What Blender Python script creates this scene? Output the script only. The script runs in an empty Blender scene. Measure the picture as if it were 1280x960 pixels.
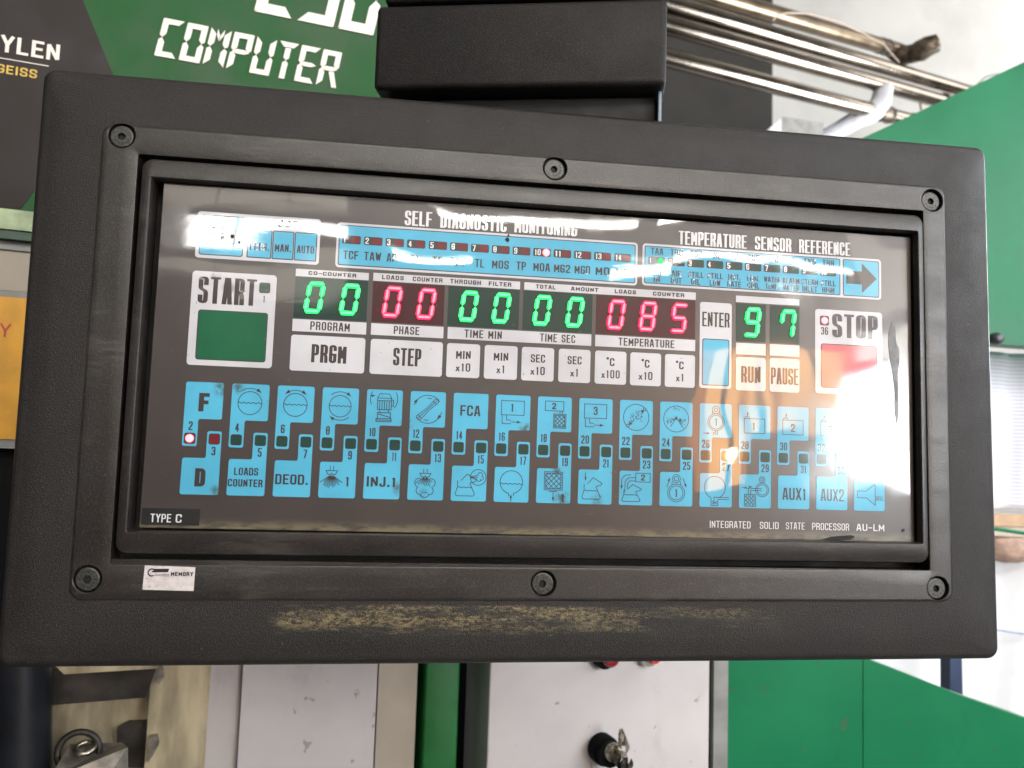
import bpy, bmesh, math, random
from mathutils import Vector, Matrix
random.seed(7)
scene = bpy.context.scene
COL = scene.collection

# ------------------------------------------------------------------ camera
RIGHT = Vector((0.9902006, -0.1359436, 0.0319702))
UP = Vector((-0.0435601, -0.0831534, 0.9955843))
BACK = Vector((-0.1326849, -0.9872208, -0.0882602))
CAM = Vector((-0.06774, -0.37433, -0.03974))
cd = bpy.data.cameras.new("camera"); cam = bpy.data.objects.new("camera", cd); COL.objects.link(cam)
m = Matrix((RIGHT, UP, BACK)).transposed().to_4x4(); m.translation = CAM
cam.matrix_world = m
cd.sensor_width = 36.0; cd.lens = 36.0 * 1000 / 1280; cd.clip_start = 0.01; cd.clip_end = 60
cd.dof.use_dof = True; cd.dof.focus_distance = 0.385; cd.dof.aperture_fstop = 15.0
scene.camera = cam
# ------------------------------------------------------------------ world: dim light of the workshop hall
w = bpy.data.worlds.new("World"); scene.world = w; w.use_nodes = True
w.node_tree.nodes["Background"].inputs[0].default_value = (0.80, 0.86, 1.0, 1)
w.node_tree.nodes["Background"].inputs[1].default_value = 0.06
scene.view_settings.view_transform = 'Standard'; scene.view_settings.look = 'None'
scene.view_settings.exposure = 0.0; scene.view_settings.gamma = 1.0
# lamps of the hall, plus two fills added for the left edge and the cloth
def area(name, loc, target, sx, sy, power, col):
    l = bpy.data.lights.new(name, 'AREA'); l.shape = 'RECTANGLE'; l.size = sx; l.size_y = sy
    l.energy = power; l.color = col
    o = bpy.data.objects.new(name, l); COL.objects.link(o); o.location = loc
    o.rotation_euler = (Vector(target) - Vector(loc)).to_track_quat('-Z', 'Y').to_euler()
    return o
area("roof_light", (0.45, -2.3, 1.55), (0.05, 0.0, 0.0), 2.0, 0.7, 62, (1.0, 0.95, 0.88))
area("side_daylight", (2.55, -2.1, 0.75), (0.2, 0.1, 0.0), 1.1, 1.4, 62, (0.90, 0.95, 1.0))
area("yard_daylight", (2.6, 1.5, 0.6), (1.1, 1.0, 0.0), 0.8, 0.9, 70, (0.90, 0.95, 1.0))
area("left_edge_fill", (-1.7, -0.25, 0.25), (-0.2, 0.05, 0.0), 0.5, 0.9, 0.9, (0.80, 0.90, 1.0))  # unseen fill added to lift the housing's left edge
area("cloth_fill", (2.0, 0.05, 0.75), (1.05, 0.72, -0.15), 0.5, 0.9, 20, (0.88, 0.94, 1.0))  # unseen fill added to brighten the cloth and the green panel
area("back_roof_light", (3.6, 1.9, 1.9), (3.0, 3.2, 1.5), 1.2, 1.0, 26, (1.0, 0.98, 0.94))

def at(px, py, y):                    # where the line of sight through a photo pixel meets the depth y
    d = RIGHT * ((px - 640) / 1000) + UP * (-(py - 480) / 1000) - BACK
    return CAM + d * ((y - CAM.y) / d.y)
YAW = math.radians(12)
MU = Vector((math.cos(YAW), math.sin(YAW), 0)); MN = Vector((math.sin(YAW), -math.cos(YAW), 0)); MO = Vector((0, 0.30, 0))
def mp(u, z, w=0.0):                  # machine front: u along it, z up, w out towards the viewer (metres)
    return MO + MU * u + MN * w + Vector((0, 0, z))
def muz(px, py, w=0.0):
    O = MO + MN * w
    d = RIGHT * ((px - 640) / 1000) + UP * (-(py - 480) / 1000) - BACK
    P = CAM + d * ((O - CAM).dot(MN) / d.dot(MN))
    return ((P - O).dot(MU), P.z)

# ------------------------------------------------------------------ materials
def nodes_of(name):
    mt = bpy.data.materials.new(name); mt.use_nodes = True
    nt = mt.node_tree; return mt, nt, nt.nodes, nt.links, nt.nodes["Principled BSDF"]
def noise(nt, scale, detail=4, rough=0.55, vec=None, sc=None):
    n = nt.nodes.new('ShaderNodeTexNoise'); n.inputs['Scale'].default_value = scale
    n.inputs['Detail'].default_value = detail; n.inputs['Roughness'].default_value = rough
    if vec is None:
        g = nt.nodes.new('ShaderNodeNewGeometry'); vec = g.outputs['Position']
    if sc:
        mm = nt.nodes.new('ShaderNodeMapping'); mm.inputs['Scale'].default_value = sc
        nt.links.new(vec, mm.inputs['Vector']); vec = mm.outputs[0]
    nt.links.new(vec, n.inputs['Vector']); return n.outputs['Fac']
def ramp(nt, src, a, b, lo=0.0, hi=1.0):
    r = nt.nodes.new('ShaderNodeMapRange'); r.interpolation_type = 'SMOOTHSTEP'
    r.inputs['From Min'].default_value = a; r.inputs['From Max'].default_value = b
    r.inputs['To Min'].default_value = lo; r.inputs['To Max'].default_value = hi
    nt.links.new(src, r.inputs['Value']); return r.outputs[0]
def math_(nt, op, a, b):
    n = nt.nodes.new('ShaderNodeMath'); n.operation = op
    for i, v in enumerate((a, b)):
        if v is None: continue
        if isinstance(v, (int, float)): n.inputs[i].default_value = v
        else: nt.links.new(v, n.inputs[i])
    return n.outputs[0]
def mix(nt, fac, a, b):
    n = nt.nodes.new('ShaderNodeMix'); n.data_type = 'RGBA'
    if isinstance(fac, (int, float)): n.inputs['Factor'].default_value = fac
    else: nt.links.new(fac, n.inputs['Factor'])
    for k, v in ((6, a), (7, b)):
        if isinstance(v, tuple): n.inputs[k].default_value = (*v, 1)
        else: nt.links.new(v, n.inputs[k])
    return n.outputs[2]
def bump(nt, h, dist, strength=1.0, normal=None):
    b = nt.nodes.new('ShaderNodeBump'); b.inputs['Strength'].default_value = strength; b.inputs['Distance'].default_value = dist
    nt.links.new(h, b.inputs['Height'])
    if normal is not None: nt.links.new(normal, b.inputs['Normal'])
    return b.outputs[0]
def spots(nt, lst, soft=0.5):
    """soft dirt blotches: (x mm, z mm, radius mm)"""
    g = nt.nodes.new('ShaderNodeNewGeometry'); acc = None
    for (x, z, r) in lst:
        s = nt.nodes.new('ShaderNodeVectorMath'); s.operation = 'DISTANCE'
        s.inputs[1].default_value = (x / 1000, 0.004, z / 1000); nt.links.new(g.outputs['Position'], s.inputs[0])
        v = ramp(nt, s.outputs['Value'], r / 1000, r * soft / 1000 * 0.3)
        acc = v if acc is None else math_(nt, 'MAXIMUM', acc, v)
    return acc
def plain(name, col, rough=0.5, metal=0.0, var=0.12, scale=40, bmp=0.0, spec=0.5, coat=0.0, sc=None, dirt=0.0):
    mt, nt, N, L, P = nodes_of(name)
    n = noise(nt, scale, sc=sc)
    f = ramp(nt, n, 0.3, 0.7)
    c2 = tuple(max(0, c * (1 - var * 2)) for c in col); c1 = tuple(min(1, c * (1 + var)) for c in col)
    cc = mix(nt, f, c2, c1)
    if dirt:                                # scuffs, drips and specks
        dk_ = ramp(nt, noise(nt, 90, 2, 0.5), 0.70, 0.74); sm_ = ramp(nt, noise(nt, 16, 7, 0.7, sc=(1, 1, .5)), 0.56, 0.74)
        cc = mix(nt, math_(nt, 'MULTIPLY', dk_, dirt), cc, (0.10, 0.06, 0.05)); cc = mix(nt, math_(nt, 'MULTIPLY', sm_, dirt * .6), cc, tuple(k * .45 for k in col))
    L.new(cc, P.inputs['Base Color'])
    L.new(ramp(nt, n, 0.3, 0.7, rough * 0.85, min(1, rough * 1.15)), P.inputs['Roughness'])
    P.inputs['Metallic'].default_value = metal; P.inputs['Specular IOR Level'].default_value = spec
    P.inputs['Coat Weight'].default_value = coat; P.inputs['Coat Roughness'].default_value = 0.1
    if bmp: L.new(bump(nt, noise(nt, scale * 8, 3), bmp), P.inputs['Normal'])
    return mt
def emit(name, col, s):
    mt, nt, N, L, P = nodes_of(name)
    P.inputs['Base Color'].default_value = (*[c * 0.3 for c in col], 1)
    P.inputs['Emission Color'].default_value = (*col, 1); P.inputs['Emission Strength'].default_value = s
    return mt
WAVE = None
def laminate(name, col, var=0.06, blot=None, dust=False, coatr=0.012, wear=0.3):
    """printed face seen through the slightly buckled glossy film"""
    mt, nt, N, L, P = nodes_of(name)
    fine = noise(nt, 900, 5, 0.7)
    big = noise(nt, 25, 5, 0.6)
    c = mix(nt, ramp(nt, big, 0.3, 0.7), tuple(k * (1 - var * 2) for k in col), tuple(min(1, k * (1 + var)) for k in col))
    grime = (0.075, 0.072, 0.035)
    if blot:
        b = math_(nt, 'MULTIPLY', spots(nt, blot), ramp(nt, noise(nt, 260, 5, 0.65), 0.35, 0.6))
        c = mix(nt, math_(nt, 'MULTIPLY', b, 0.85), c, (0.055, 0.06, 0.035))
    # sparse specks of dirt
    sp = ramp(nt, noise(nt, 420, 2, 0.5), 0.735, 0.775)
    c = mix(nt, math_(nt, 'MULTIPLY', sp, 0.55), c, grime)
    if dust:
        g = nt.nodes.new('ShaderNodeNewGeometry'); s = nt.nodes.new('ShaderNodeSeparateXYZ'); L.new(g.outputs['Position'], s.inputs[0])
        e = ramp(nt, s.outputs['Z'], -0.0715, -0.0768)
        d = math_(nt, 'MULTIPLY', e, ramp(nt, noise(nt, 150, 6, 0.7, sc=(0.5, 1, 1.6)), 0.36, 0.6))
        c = mix(nt, math_(nt, 'MULTIPLY', d, 0.8), c, (0.16, 0.14, 0.08))
        sc_ = ramp(nt, noise(nt, 60, 8, 0.8, sc=(1, 1, 5)), 0.61, 0.72)
        c = mix(nt, math_(nt, 'MULTIPLY', sc_, 0.22), c, (0.2, 0.18, 0.15))
    L.new(c, P.inputs['Base Color'])
    P.inputs['Roughness'].default_value = 0.34; P.inputs['Specular IOR Level'].default_value = 0.55 if dust else 0.28
    P.inputs['Coat IOR'].default_value = 1.5
    spk = ramp(nt, noise(nt, 520, 3, 0.6), 0.69, 0.73)
    zone = ramp(nt, noise(nt, 30, 3, 0.5), 0.48, 0.62)
    L.new(math_(nt, 'SUBTRACT', 1.0, math_(nt, 'MULTIPLY', math_(nt, 'MAXIMUM', sp, math_(nt, 'MULTIPLY', spk, zone)), 0.85)), P.inputs['Coat Weight'])
    sm = ramp(nt, noise(nt, 14, 6, 0.65), 0.5, 0.72, coatr, coatr + 0.09)
    sm2 = math_(nt, 'ADD', sm, ramp(nt, fine, 0.6, 0.8, 0.0, 0.05))
    worn = spots(nt, [(168, -18, 62), (150, -40, 40), (182, 12, 30), (-178, 62, 16)], 0.2)
    sm3 = math_(nt, 'MULTIPLY', worn, ramp(nt, noise(nt, 45, 6, 0.7), 0.3, 0.7, 0.03, 0.22))
    L.new(math_(nt, 'ADD', sm2, sm3), P.inputs['Coat Roughness'])
    wv = noise(nt, 9.0, 1.5, 0.4, sc=(1, 1, 1.6))
    n1 = bump(nt, wv, 0.0016)
    n2 = bump(nt, noise(nt, 260, 3, 0.6, sc=(0.25, 1, 1)), 0.000004, 1.0, n1)
    L.new(n2, P.inputs['Coat Normal'])
    return mt
def plastic(name, col, rough, grain_scale, grain, scuff=False, streak=False, spec=0.55):
    mt, nt, N, L, P = nodes_of(name)
    n = noise(nt, 30, 6, 0.6)
    c = mix(nt, ramp(nt, n, 0.3, 0.75), tuple(k * 0.8 for k in col), tuple(k * 1.25 for k in col))
    sp = ramp(nt, noise(nt, grain_scale, 3, 0.6), 0.5, 0.78)
    c = mix(nt, math_(nt, 'MULTIPLY', sp, 0.7), c, tuple(k * 7.5 for k in col))
    r = ramp(nt, noise(nt, 55, 6, 0.65, sc=(0.25, 1, 1.0) if streak else None), 0.3, 0.72, rough * 0.82, rough * 1.2)
    if scuff:
        g = nt.nodes.new('ShaderNodeNewGeometry'); s = nt.nodes.new('ShaderNodeSeparateXYZ'); L.new(g.outputs['Position'], s.inputs[0])
        x0 = ramp(nt, s.outputs['X'], -0.132, -0.112); x1 = ramp(nt, s.outputs['X'], 0.20, -0.02)
        za = ramp(nt, s.outputs['Z'], -0.1078, -0.1105); zb = ramp(nt, s.outputs['Z'], -0.1275, -0.117)
        mk = math_(nt, 'MULTIPLY', math_(nt, 'MULTIPLY', x0, x1), math_(nt, 'MULTIPLY', za, zb))
        big = noise(nt, 46, 7, 0.72, sc=(0.55, 1, 3.4))
        thr = math_(nt, 'ADD', big, math_(nt, 'MULTIPLY', mk, 0.20))
        f = ramp(nt, thr, 0.56, 0.76)
        f = math_(nt, 'MULTIPLY', f, mk)
        f2 = math_(nt, 'MULTIPLY', f, ramp(nt, noise(nt, 800, 5, 0.8, sc=(0.5, 1, 1)), 0.40, 0.62))
        c = mix(nt, math_(nt, 'MULTIPLY', f2, 0.9), c, (0.22, 0.17, 0.085))
        gr = math_(nt, 'MULTIPLY', mk, ramp(nt, noise(nt, 60, 8, 0.8, sc=(0.4, 1, 3)), 0.50, 0.66))
        c = mix(nt, math_(nt, 'MULTIPLY', gr, 0.5), c, (0.055, 0.06, 0.035))
        rare = math_(nt, 'MULTIPLY', ramp(nt, noise(nt, 330, 2), 0.74, 0.79), 0.5)
        c = mix(nt, rare, c, (0.12, 0.11, 0.08))
    if streak:                              # rubbed, dusty patches; the lighter colour also stands for patchy sheen
        wr = math_(nt, 'MULTIPLY', ramp(nt, noise(nt, 17, 7, 0.7, sc=(0.7, 1, 2.2)), 0.48, 0.68), ramp(nt, noise(nt, 420, 3, 0.7, sc=(0.12, 1, 1)), 0.3, 0.7))
        c = mix(nt, math_(nt, 'MULTIPLY', wr, 0.55), c, (0.075, 0.068, 0.058))
    L.new(c, P.inputs['Base Color']); L.new(r, P.inputs['Roughness'])
    P.inputs['Specular IOR Level'].default_value = spec
    if grain: L.new(bump(nt, noise(nt, grain_scale, 3, 0.6), grain), P.inputs['Normal'])
    return mt
M = {}
M['housing'] = plastic('textured_black_plastic', (0.0085, 0.0070, 0.0064), 0.43, 2000, 0.00042, scuff=True, spec=0.40)
M['fascia'] = plastic('smooth_black_plastic', (0.011, 0.0090, 0.0080), 0.38, 1800, 0.00010, streak=True)
M['bezel'] = plastic('bezel_plastic', (0.012, 0.0098, 0.0090), 0.37, 1800, 0.00010, streak=True)
M['well'] = plain('dark_gap', (0.004, 0.004, 0.004), 0.8)
M['screw'] = plain('blackened_screw_steel', (0.06, 0.06, 0.055), 0.42, 0.5, 0.3, 900)
BLOT = [(-150.5, -14, 5), (-143, -13, 4), (-68, -57, 4.5), (9, -60, 5.5), (6, -47, 3.5), (26, -60, 4), (-66, -27, 4), (-57, -59, 3), (-150, -60, 3.5), (-10, -27, 4)]
M['plate'] = laminate('dark_printed_film', (0.040, 0.031, 0.029), dust=True)
M['blue'] = laminate('blue_print', (0.072, 0.36, 0.53), blot=BLOT)
M['white'] = laminate('white_print', (0.50, 0.495, 0.525), blot=[(-150, 33, 4), (-156, 38, 3)])
M['ink'] = laminate('dark_ink', (0.044, 0.032, 0.031))
M['green_key'] = laminate('green_key_print', (0.004, 0.092, 0.038), var=0.1)
M['red_key'] = laminate('red_key_print', (0.62, 0.10, 0.12), var=0.1)
M['green_filter'] = laminate('green_display_filter', (0.003, 0.024, 0.017))
M['red_filter'] = laminate('red_display_filter', (0.038, 0.001, 0.004))
M['dead_led'] = laminate('unlit_green_window', (0.010, 0.040, 0.030))
M['dead_led_red'] = laminate('unlit_red_window', (0.13, 0.012, 0.016))
M['legend'] = laminate('pale_legend_print', (0.62, 0.61, 0.62))
M['blemish'] = plain('dried_residue', (0.20, 0.20, 0.21), 0.55, var=0.3, scale=120)
M['g_core'] = emit('green_segment_core', (0.13, 1.0, 0.36), 1.4)
M['g_edge'] = emit('green_segment_edge', (0.01, 0.80, 0.12), 2.2)
M['r_core'] = emit('red_segment_core', (1.0, 0.24, 0.31), 1.7)
M['r_edge'] = emit('red_segment_edge', (1.0, 0.010, 0.060), 3.6)
M['r_led'] = emit('red_led', (1.0, 0.40, 0.46), 1.6)
M['r_led_rim'] = emit('red_led_rim', (1.0, 0.015, 0.06), 1.0)
M['g_led'] = emit('green_led', (0.04, 0.85, 0.20), 1.0)

# ------------------------------------------------------------------ mesh helpers
ORG = {}
def mesh_from(verts, faces, mats, fm=None, smooth=False, center=None):
    me = bpy.data.meshes.new("m")
    me.from_pydata([(v[0] - center[0], v[1] - center[1], v[2] - center[2]) for v in verts], [], faces)
    for mm in mats: me.materials.append(mm)
    if fm:
        for p, i in zip(me.polygons, fm): p.material_index = i
    if smooth:
        for p in me.polygons: p.use_smooth = True
    me.validate(); me.update()
    return me
def link(name, data, loc, parent=None):
    o = bpy.data.objects.new(name, data); COL.objects.link(o); data_name = name
    if data is not None and data.name.startswith('m'): data.name = name
    ORG[o.name] = Vector(loc)
    if parent is not None:
        o.parent = parent; o.location = Vector(loc) - ORG[parent.name]
    else: o.location = loc
    return o
def mk(name, verts, faces, mat, parent=None, fm=None, smooth=False, recalc=True):
    vs = [Vector(v) for v in verts]
    lo = Vector((min(v.x for v in vs), min(v.y for v in vs), min(v.z for v in vs)))
    hi = Vector((max(v.x for v in vs), max(v.y for v in vs), max(v.z for v in vs)))
    c = (lo + hi) / 2
    me = mesh_from(vs, faces, mat if isinstance(mat, (list, tuple)) else [mat], fm, smooth, c)
    if recalc:
        bm = bmesh.new(); bm.from_mesh(me); bmesh.ops.recalc_face_normals(bm, faces=bm.faces); bm.to_mesh(me); bm.free()
    return link(name, me, c, parent)
def thing(name, loc, label, cat, group=None):
    o = bpy.data.objects.new(name, None); COL.objects.link(o); o.empty_display_size = 0.02
    o.location = loc; ORG[o.name] = Vector(loc); tag(o, label, cat, group); return o
def tag(o, label=None, cat=None, group=None, kind=None):
    if label: o['label'] = label
    if cat: o['category'] = cat
    if group: o['group'] = group
    if kind: o['kind'] = kind
    return o
def rrect(x0, z0, x1, z1, r, n=5):
    pts = []
    for cx, cz, a0 in ((x1 - r, z1 - r, 0), (x0 + r, z1 - r, 90), (x0 + r, z0 + r, 180), (x1 - r, z0 + r, 270)):
        for i in range(n + 1):
            a = math.radians(a0 + 90 * i / n); pts.append((cx + r * math.cos(a), cz + r * math.sin(a)))
    return pts
def fillet(poly, r, n=4):
    """round every corner of an outline"""
    out = []; k = len(poly)
    for i in range(k):
        p = Vector(poly[i]); a = (Vector(poly[i - 1]) - p); b = (Vector(poly[(i + 1) % k]) - p)
        rr = min(r, a.length * 0.45, b.length * 0.45)
        a = p + a.normalized() * rr; b = p + b.normalized() * rr
        for j in range(n + 1):
            t = j / n; q = a * (1 - t) ** 2 + p * 2 * t * (1 - t) + b * t * t; out.append((q.x, q.y))
    return out
TILT = 0.0
def P3(x, z, y, a=0.0):
    return Vector(((x - z * a) / 1000, y / 1000, (z + x * a) / 1000))
def loft(name, loops, mat, parent=None, cap0=True, cap1=True, a=0.0, smooth=False):
    """loops: list of (points, y) in mm"""
    vs, fs = [], []; n = len(loops[0][0])
    for pts, y in loops: vs += [P3(x, z, y, a) for x, z in pts]
    for k in range(len(loops) - 1):
        for i in range(n):
            j = (i + 1) % n; fs.append((k * n + i, k * n + j, (k + 1) * n + j, (k + 1) * n + i))
    if cap0: fs.append(tuple(range(n)))
    if cap1: fs.append(tuple((len(loops) - 1) * n + i for i in range(n)))
    return mk(name, vs, fs, mat, parent, smooth=smooth)
def slab(name, poly, yf, yb, mat, parent=None):
    n = len(poly)
    vs = [P3(x, z, yf) for x, z in poly] + [P3(x, z, yb) for x, z in poly]
    fs = [tuple(range(n)), tuple(range(2 * n - 1, n - 1, -1))] + [(i, (i + 1) % n, n + (i + 1) % n, n + i) for i in range(n)]
    return mk(name, vs, fs, mat, parent)
# strokes: flat ink lines of given thickness, each stroke a hair above the one before
def split_sharp(polys, k):
    out = []
    for pts, closed, caps in polys:
        if closed: out.append((pts, closed, caps)); continue
        cur = [pts[0]]
        for i in range(1, len(pts) - 1):
            cur.append(pts[i])
            a = Vector(((pts[i][0] - pts[i - 1][0]) * k, pts[i][1] - pts[i - 1][1])); b = Vector(((pts[i + 1][0] - pts[i][0]) * k, pts[i + 1][1] - pts[i][1]))
            if a.length > 1e-6 and b.length > 1e-6 and a.normalized().dot(b.normalized()) < -0.25:
                out.append((cur, False, caps)); cur = [pts[i]]
        cur.append(pts[-1]); out.append((cur, False, caps))
    return out
def stroke_geo(polys, tv, th=None, fills=(), vr=0.0):
    th = th or tv; vs, fs = [], []; polys = split_sharp(polys, th / tv)
    for si, (pts, closed, caps) in enumerate(polys):
        k = th / tv
        P = [Vector((x * k, z)) for x, z in pts]
        Q = [P[0]]
        for p in P[1:]:
            if (p - Q[-1]).length > 1e-6: Q.append(p)
        if closed and (Q[0] - Q[-1]).length < 1e-6: Q.pop()
        if len(Q) < 2: continue
        h = th / 2
        if not closed and caps:
            Q[0] = Q[0] + (Q[0] - Q[1]).normalized() * h; Q[-1] = Q[-1] + (Q[-1] - Q[-2]).normalized() * h
        n = len(Q); L, R = [], []
        for i in range(n):
            if closed: d0 = (Q[i] - Q[i - 1]).normalized(); d1 = (Q[(i + 1) % n] - Q[i]).normalized()
            else:
                d1 = (Q[min(i + 1, n - 1)] - Q[min(i, n - 2)]).normalized(); d0 = (Q[max(i, 1)] - Q[max(i, 1) - 1]).normalized()
            t = (d0 + d1)
            t = t.normalized() if t.length > 1e-4 else d0
            nn = Vector((-t.y, t.x)); c = max(0.38, nn.dot(Vector((-d0.y, d0.x))))
            L.append(Q[i] + nn * h / c); R.append(Q[i] - nn * h / c)
        b = len(vs); yy = -(si % 12) * 0.008
        for q_, (l, r) in enumerate(zip(L, R)): vs += [(l.x / k, yy - q_ * vr, l.y), (r.x / k, yy - q_ * vr, r.y)]
        for i in range(n if closed else n - 1):
            j = (i + 1) % n; fs.append((b + 2 * i, b + 2 * j, b + 2 * j + 1, b + 2 * i + 1))
    for fi, poly in enumerate(fills):
        b = len(vs); vs += [(x, -.1 - fi * 0.006, z) for x, z in poly]; fs.append(tuple(range(b, b + len(poly))))
    return vs, fs
def ink(name, polys, t, cx, cz, y, mat, parent, th=None, fills=()):
    polys = [p if len(p) == 3 and isinstance(p[1], bool) else (p, False, True) for p in polys]
    vs, fs = stroke_geo(polys, t, th, fills)
    vs = [((x + cx) / 1000, (y + yy) / 1000, (z + cz) / 1000) for x, yy, z in vs]
    return mk(name, vs, fs, mat, parent, recalc=False)
# condensed grotesque alphabet; a third item 1 marks a rounded corner, 'c' a closed stroke
G = {
 'A': [[(0,0),(.34,1),(.66,1),(1,0)], [(.16,.27),(.84,.27)]],
 'B': [['c',(0,0),(0,1),(.95,1,1),(.95,.53,1),(.0,.53)], [(0,.53),(1,.53,1),(1,0,1),(0,0)]],
 'C': [[(1,.68),(1,1,1),(0,1,1),(0,0,1),(1,0,1),(1,.32)]],
 'D': [['c',(0,0),(0,1),(1,1,1),(1,0,1)]],
 'E': [[(1,1),(0,1),(0,0),(1,0)], [(0,.52),(.85,.52)]],
 'F': [[(1,1),(0,1),(0,0)], [(0,.5),(.85,.5)]],
 'G': [[(1,.7),(1,1,1),(0,1,1),(0,0,1),(1,0,1),(1,.46),(.6,.46)]],
 'H': [[(0,0),(0,1)],[(1,0),(1,1)],[(0,.5),(1,.5)]],
 'I': [[(.5,0),(.5,1)]],
 'J': [[(1,1),(1,0,1),(0,0,1),(0,.3)]],
 'K': [[(0,0),(0,1)],[(1,1),(.1,.45)],[(.3,.6),(1,0)]],
 'L': [[(0,1),(0,0),(1,0)]],
 'M': [[(0,0),(0,1),(.5,.25),(1,1),(1,0)]],
 'N': [[(0,0),(0,1),(1,0),(1,1)]],
 'O': [['c',(0,0,1),(0,1,1),(1,1,1),(1,0,1)]],
 'P': [[(0,0),(0,1),(1,1,1),(1,.44,1),(0,.44)]],
 'R': [[(0,0),(0,1),(1,1,1),(1,.48,1),(0,.48)],[(.72,.48),(1,.3,1),(1,0)]],
 'S': [[(1,.7),(1,1,1),(0,1,1),(0,.54,1),(1,.46,1),(1,0,1),(0,0,1),(0,.3)]],
 'T': [[(0,1),(1,1)],[(.5,1),(.5,0)]],
 'U': [[(0,1),(0,0,1),(1,0,1),(1,1)]],
 'V': [[(0,1),(.5,0),(1,1)]],
 'W': [[(0,1),(.25,0),(.5,.9),(.75,0),(1,1)]],
 'X': [[(0,0),(1,1)],[(0,1),(1,0)]],
 'Y': [[(0,1),(.5,.45),(1,1)],[(.5,.45),(.5,0)]],
 '0': [['c',(0,0,1),(0,1,1),(1,1,1),(1,0,1)]],
 '1': [[(.1,.8),(.6,1),(.6,0)]],
 '2': [[(0,.7),(0,1,1),(1,1,1),(1,.6,1),(0,.12),(0,0),(1,0)]],
 '3': [[(0,.75),(0,1,1),(1,1,1),(1,.53,1),(.4,.53)],[(.4,.53),(1,.53,1),(1,0,1),(0,0,1),(0,.25)]],
 '4': [[(1,.26),(0,.26),(.7,1),(.7,0)]],
 '5': [[(1,1),(.05,1),(0,.52),(1,.6,1),(1,0,1),(0,0,1),(0,.25)]],
 '6': [[(1,.75),(1,1,1),(0,1,1),(0,0,1),(1,0,1),(1,.56,1),(0,.56)]],
 '7': [[(0,1),(1,1),(.35,0)]],
 '8': [['c',(0,.53),(0,1,1),(1,1,1),(1,.53)],['c',(0,.52),(1,.52),(1,0,1),(0,0,1)]],
 '9': [[(0,.25),(0,0,1),(1,0,1),(1,1,1),(0,1,1),(0,.44,1),(1,.44)]],
 'x': [[(0,0),(1,.55)],[(0,.55),(1,0)]],
 '.': [[(.5,0),(.5,.06)]], '-': [[(0,.45),(1,.45)]],
 'o': [['c',(0,.62,1),(0,1,1),(1,1,1),(1,.62,1)]],
 ' ': [],
}
WID = {'I': .12, '1': .52, '.': .12, ' ': .42, 'M': 1.25, 'W': 1.35, 'A': 1.05, 'x': .85, 'o': .5, '-': .7, 'J': .8, 'L': .85, 'F': .88, 'E': .9}
def text(s, x0, x1, z0, z1, mat, y, parent, wt=0.30, gap=0.22, hr=0.8, name='lettering', slant=0.0, to3=None):
    """fit a word in the box; wt = stem thickness over letter width"""
    ws = [WID.get(c, 1.0) for c in s]
    wt = min(.46, wt * 1.22); n = len(s); stem = wt
    tot = sum(w_ * (1 - stem) + stem for w_ in ws) + gap * (n - 1)
    u = (x1 - x0) / tot; tv = stem * u; th = min(tv * hr, (z1 - z0) * 0.24)
    H = z1 - z0; polys = []; X = x0
    for c, w_ in zip(s, ws):
        cw = w_ * (1 - stem) * u
        for st in G.get(c, []):
            closed = st[0] == 'c'; pts = st[1:] if closed else st
            q = [(X + tv / 2 + p[0] * cw, z0 + th / 2 + p[1] * (H - th), len(p) > 2) for p in pts]
            out = []; k = len(q); rr = min(cw * 0.48 if cw > tv * .5 else cw * .3, H * 0.16) 
            for i in range(k):
                if q[i][2]:
                    p = Vector(q[i][:2]); pa = Vector(q[i - 1][:2]) - p; pb = Vector(q[(i + 1) % k][:2]) - p
                    ra = min(rr, pa.length * .48); rb = min(rr, pb.length * .48)
                    a = p + pa.normalized() * ra; b = p + pb.normalized() * rb
                    for j in range(4):
                        t = j / 3; e = a * (1 - t) ** 2 + p * 2 * t * (1 - t) + b * t * t; out.append((e.x, e.y))
                else: out.append(q[i][:2])
            polys.append((out, closed, False if c in 'NMVWAXK47Y' else False))
        X += cw + tv + gap * u
    # square ends reach the box: move free ends out by half a stroke
    fixed = []
    for (pts, closed, _), in zip(polys):
        if not closed:
            pts = list(pts)
            for e, nb in ((0, 1), (-1, -2)):
                p = Vector(pts[e]); d = p - Vector(pts[nb])
                if d.length < 1e-9: continue
                d.normalize()
                if abs(d.y) > 0.3: ext = th / 2 if (p.y > z1 - th or p.y < z0 + th) else 0
                else: ext = tv / 2 if True else 0
                p = p + d * ext; pts[e] = (p.x, p.y)
        fixed.append((pts, closed, False))
    vs, fs = stroke_geo(fixed, tv, th, vr=0.004)
    if to3: vs = [to3(x + slant * (z - z0), yy, z) for x, yy, z in vs]
    else: vs = [((x + slant * (z - z0)) / 1000, (y + yy) / 1000, z / 1000) for x, yy, z in vs]
    return mk(name, vs, fs, mat, parent, recalc=False)

# ================================================================== THE SETTING
def wbox(name, x0, x1, y0, y1, z0, z1, mat, parent=None):
    vs = [(x, y, z) for x in (x0, x1) for y in (y0, y1) for z in (z0, z1)]
    fs = [(0,1,3,2),(4,6,7,5),(0,4,5,1),(2,3,7,6),(0,2,6,4),(1,5,7,3)]
    return mk(name, vs, fs, mat, parent)
M['wallwhite'] = plain('white_painted_wall', (0.74, 0.74, 0.72), 0.7, scale=3, var=0.06)
M['walldark'] = plain('grey_hall_wall', (0.33, 0.31, 0.29), 0.8, scale=3, var=0.2)
M['floor'] = plain('concrete_floor', (0.16, 0.155, 0.15), 0.7, scale=5, var=0.2)
tag(wbox('back_wall', -3.5, 6.5, 3.2, 3.3, -1.35, 2.9, M['wallwhite']), kind='structure')
tag(wbox('hall_wall', -3.5, 6.5, -4.4, -4.3, -1.35, 2.9, M['walldark']), kind='structure')
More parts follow.
